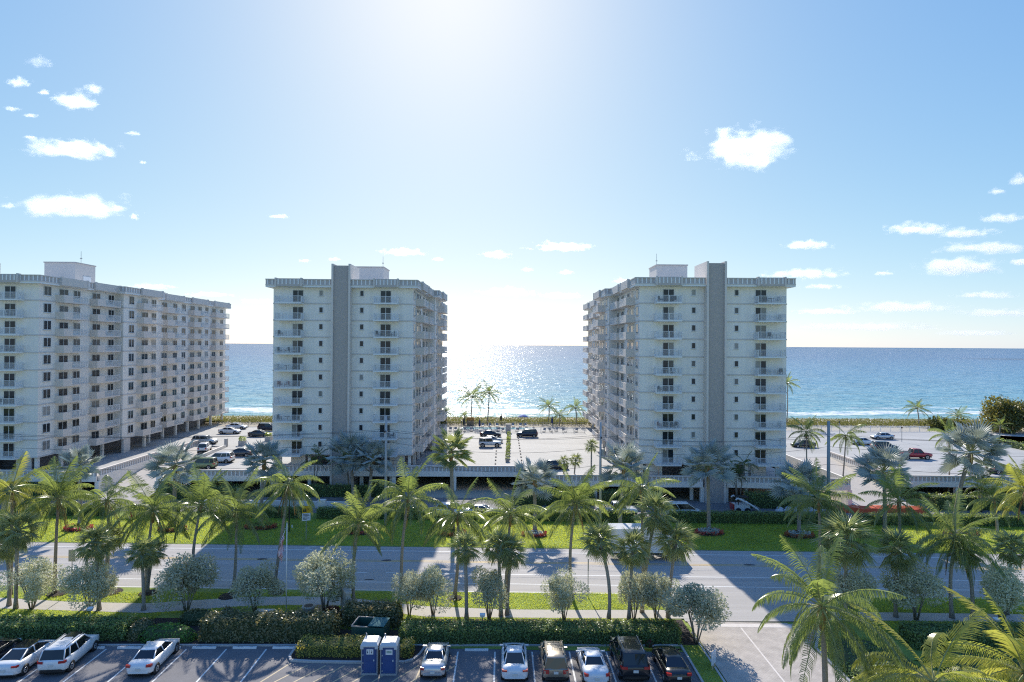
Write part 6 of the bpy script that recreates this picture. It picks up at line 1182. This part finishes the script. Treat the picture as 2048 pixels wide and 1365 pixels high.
for (gx, lab, h, w) in (((-40.28, 49.66), 'grey back of a small road sign on the near verge at the left', 4.1, .62), ((7.98, 48.97), 'slim road sign seen edge-on right of the round silver bush', 3.6, .1)):
    T = thing('road_sign', lab, 'road sign', (*gx, 0.05), 0.0); MB().cyl((0, 0), .04, .04, 0, h, 6).build('post', STEEL, T); MB().box(-w/2, w/2, -.05, -.02, h-1.15, h-.05).build('panel', STEEL, T)
T = thing('estate_sign', 'twin-panel white sign on two short posts on the grass strip by the driveway', 'sign', (*(15.39, 38.15), 0.06), 0.9)
for x in (-.22, .22): MB().box(x-.04, x+.04, -.04, .04, 0, .35).build('post', mat('pale_wood', (0.55, 0.42, 0.25), 0.8), T); MB().box(x-.17, x+.17, -.03, .03, .35, 1.25).build('panel', PBW, T)
hx, hy = -49.81, 71.19
T = thing('fire_hydrant', 'red fire hydrant on the far lawn before the hedge', 'fire hydrant', (hx, hy, 0.05)); RH = mat('hydrant_red', (0.5, 0.02, 0.03), 0.5)
MB().cyl((0, 0), .2, .2, 0, .1, 10).cyl((0, 0), .15, .14, .1, .75, 10).cyl((0, 0), .19, .17, .75, .82, 10).cyl((0, 0), .15, .05, .82, 1.0, 10).build('barrel', RH, T); MB().tube([(-.28, 0, .55), (.28, 0, .55)], .08, 8).build('nozzle', RH, T)
tag(MB().box(-.35, .35, -.25, .25, 0, 1.1).build('meter_box', TRIM, None, (*(-60.36, 73.23), 0.05)), 'small white meter box behind the far hedge at the left', 'box')
for gx, lab in (((-34.12, 43.95), 'small white garden lamp on the far-left hedge'), ((-1.61, 42.98), 'small white garden lamp at the back of the centre hedge'), ((40.18, 42.37), 'small white garden lamp on the shaded hedge at the right')):
    T = thing('garden_lamp', lab, 'garden lamp', (*gx, 0.05), group='white garden lamps on the near hedges'); MB().cyl((0, 0), .04, .04, 0, 1.25, 6).build('post', STEEL, T); MB().rings([[(-.15, -.12, 1.25), (.15, -.12, 1.25), (.15, .12, 1.25), (-.15, .12, 1.25)], [(-.22, -.18, 1.45), (.22, -.18, 1.45), (.22, .18, 1.5), (-.22, .18, 1.5)]]).build('hood', TRIM, T)
T = thing('lamp_post', 'thin dark lamp post between the leaning palm and the yellow sign', 'lamp post', (*(-26.62, 65.82), 0.05)); MB().cyl((0, 0), .08, .06, 0, 5.2, 8).build('post', BLACK, T); MB().cyl((0, 0), .12, .2, 5.2, 5.6, 8).build('lantern', BLACK, T)
tag(MB().cyl((0, 0), .09, .09, 0, .35, 8).build('lawn_spotlight', TRIM, None, (*(-26.82, 67.24), 0.05)), 'tiny white spotlight on the lawn by the dark lamp post', 'spotlight')
wall_thing('garden_wall', 'low white-capped wall behind the yellow-and-white sign', (-43, 76.3), (-22, 75.4), 0.25, 0.0, 0.95, WALL); tag(MB().box(-.5, .5, -.4, .4, 0, 1.9).build('wall_pier', WALL, None, (-25.1, 73.2, 0)), 'square white pier at the end of the low wall', 'pier')
T = thing('tarpaulin', 'orange-red tarpaulin laid over low barriers at the foot of the right ramp', 'tarpaulin', (53.6, 74.6, 0.03)); b = MB(); OR = mat('orange_tarpaulin', (0.62, 0.09, 0.02), 0.55, var=0.15, vscale=2)
nx_, ny_ = 26, 8
P3 = lambda i, j: (-6.4+13*i/nx_, -1.1+2.2*j/ny_+.25*math.sin(i*.5), 0.78+0.10*math.sin(i*1.3+j*.7)-(0.62 if j in (0, ny_) else 0)-.18*abs(j-ny_/2)/(ny_/2))
for i in range(nx_):
    for j in range(ny_): b.face([P3(i, j), P3(i+1, j), P3(i+1, j+1), P3(i, j+1)])
b.build('sheet', OR, T, smooth=True)
for k in range(4): MB().box(-5.6+k*3.4, -4.0+k*3.4, -.3, .3, 0, .58).build('barrier', CONC, T)
for k, (x, y) in enumerate(((39.2, 74.2), (40.4, 74.4), (41.6, 74.2), (42.8, 74.5), (44.0, 74.2), (45.2, 74.4), (46.3, 74.3), (39.8, 75.2), (41.2, 75.3), (42.6, 75.3), (44.1, 75.2), (45.5, 75.3))):
    b = MB(); b.rings([[(.62*q*math.cos(a), .42*q*math.sin(a)*(1+.2*math.sin(3*a)), z) for a in [i*math.pi/5 for i in range(10)]] for q, z in ((.8, 0), (1, .15), (.9, .32), (.45, .44))]); tag(b.build('sandbag', mat('white_bag_cloth', (0.62, 0.62, 0.64), 0.8), None, (x, y, .035), k*.7, smooth=True), f'white filled bag on the service drive, {NTH[k % 7]} from the left in the {"front" if k < 7 else "rear"} row', 'bag', 'white bags on the service drive')
# poles and wires
POLES = []
def pole(gx, h, label, arm=True, m=POLEC, r=0.19):
    T = thing('utility_pole', label, 'utility pole', (gx[0], gx[1], 0)); MB().cyl((0, 0), r, r*.72, 0, h, 8).build('pole', m, T, smooth=True)
    if arm:
        MB().box(-.06, .06, -1.1, 1.1, h-2.2, h-2.05).build('cross_arm', STEEL, T)
        for y in (-1.0, -.4, .4, 1.0): MB().cyl((0, y), .05, .03, h-2.05, h-1.8, 6).build('insulator', BLACK, T)
        MB().cyl((.32, 0), .2, .2, h-4.3, h-3.5, 10).build('transformer', STEEL, T)
    POLES.append((gx[0], gx[1], h)); return T
pole((-15.2, 68.3), 14.2, 'concrete utility pole before the right half of the left tower')
pole((12.6, 68.0), 13.6, 'concrete utility pole at the left corner of the right tower, with a cluster of fittings')
pole((-73.5, 69.6), 13.4, 'utility pole in front of the far-left building')
pole((42.1, 67.6), 13.9, 'thick grey pole right of the right tower', False, mat('grey_steel_pole', (0.30, 0.33, 0.34), 0.5), 0.26)
pole((96, 66.2), 14.0, 'utility pole beyond the right edge of the picture')
order = [2, 0, 1, 3, 4]
for (i, j) in zip(order, order[1:]):
    for w, (dz, dy) in enumerate(((-1.8, -1.0), (-1.85, 1.0), (-3.3, 0.1), (-5.6, 0.2))):
        a, c_ = POLES[i], POLES[j]; pth = []
        for k in range(13):
            t = k/12; pth.append((a[0]+(c_[0]-a[0])*t, a[1]+(c_[1]-a[1])*t+dy*.9, a[2]+(c_[2]-a[2])*t+dz-(0.7+.2*w)*4*t*(1-t)))
        nm = ('far-left pole to the left tower pole', 'left tower pole to the right tower pole', 'right tower pole to the thick grey pole', 'thick grey pole to the right edge')[order.index(i)]
        tag(MB().tube(pth, 0.018, 4).build('power_line', WIRE), f'{("front upper", "rear upper", "middle", "lowest")[w]} black wire from the {nm}', 'wire', 'overhead wires along the boulevard')
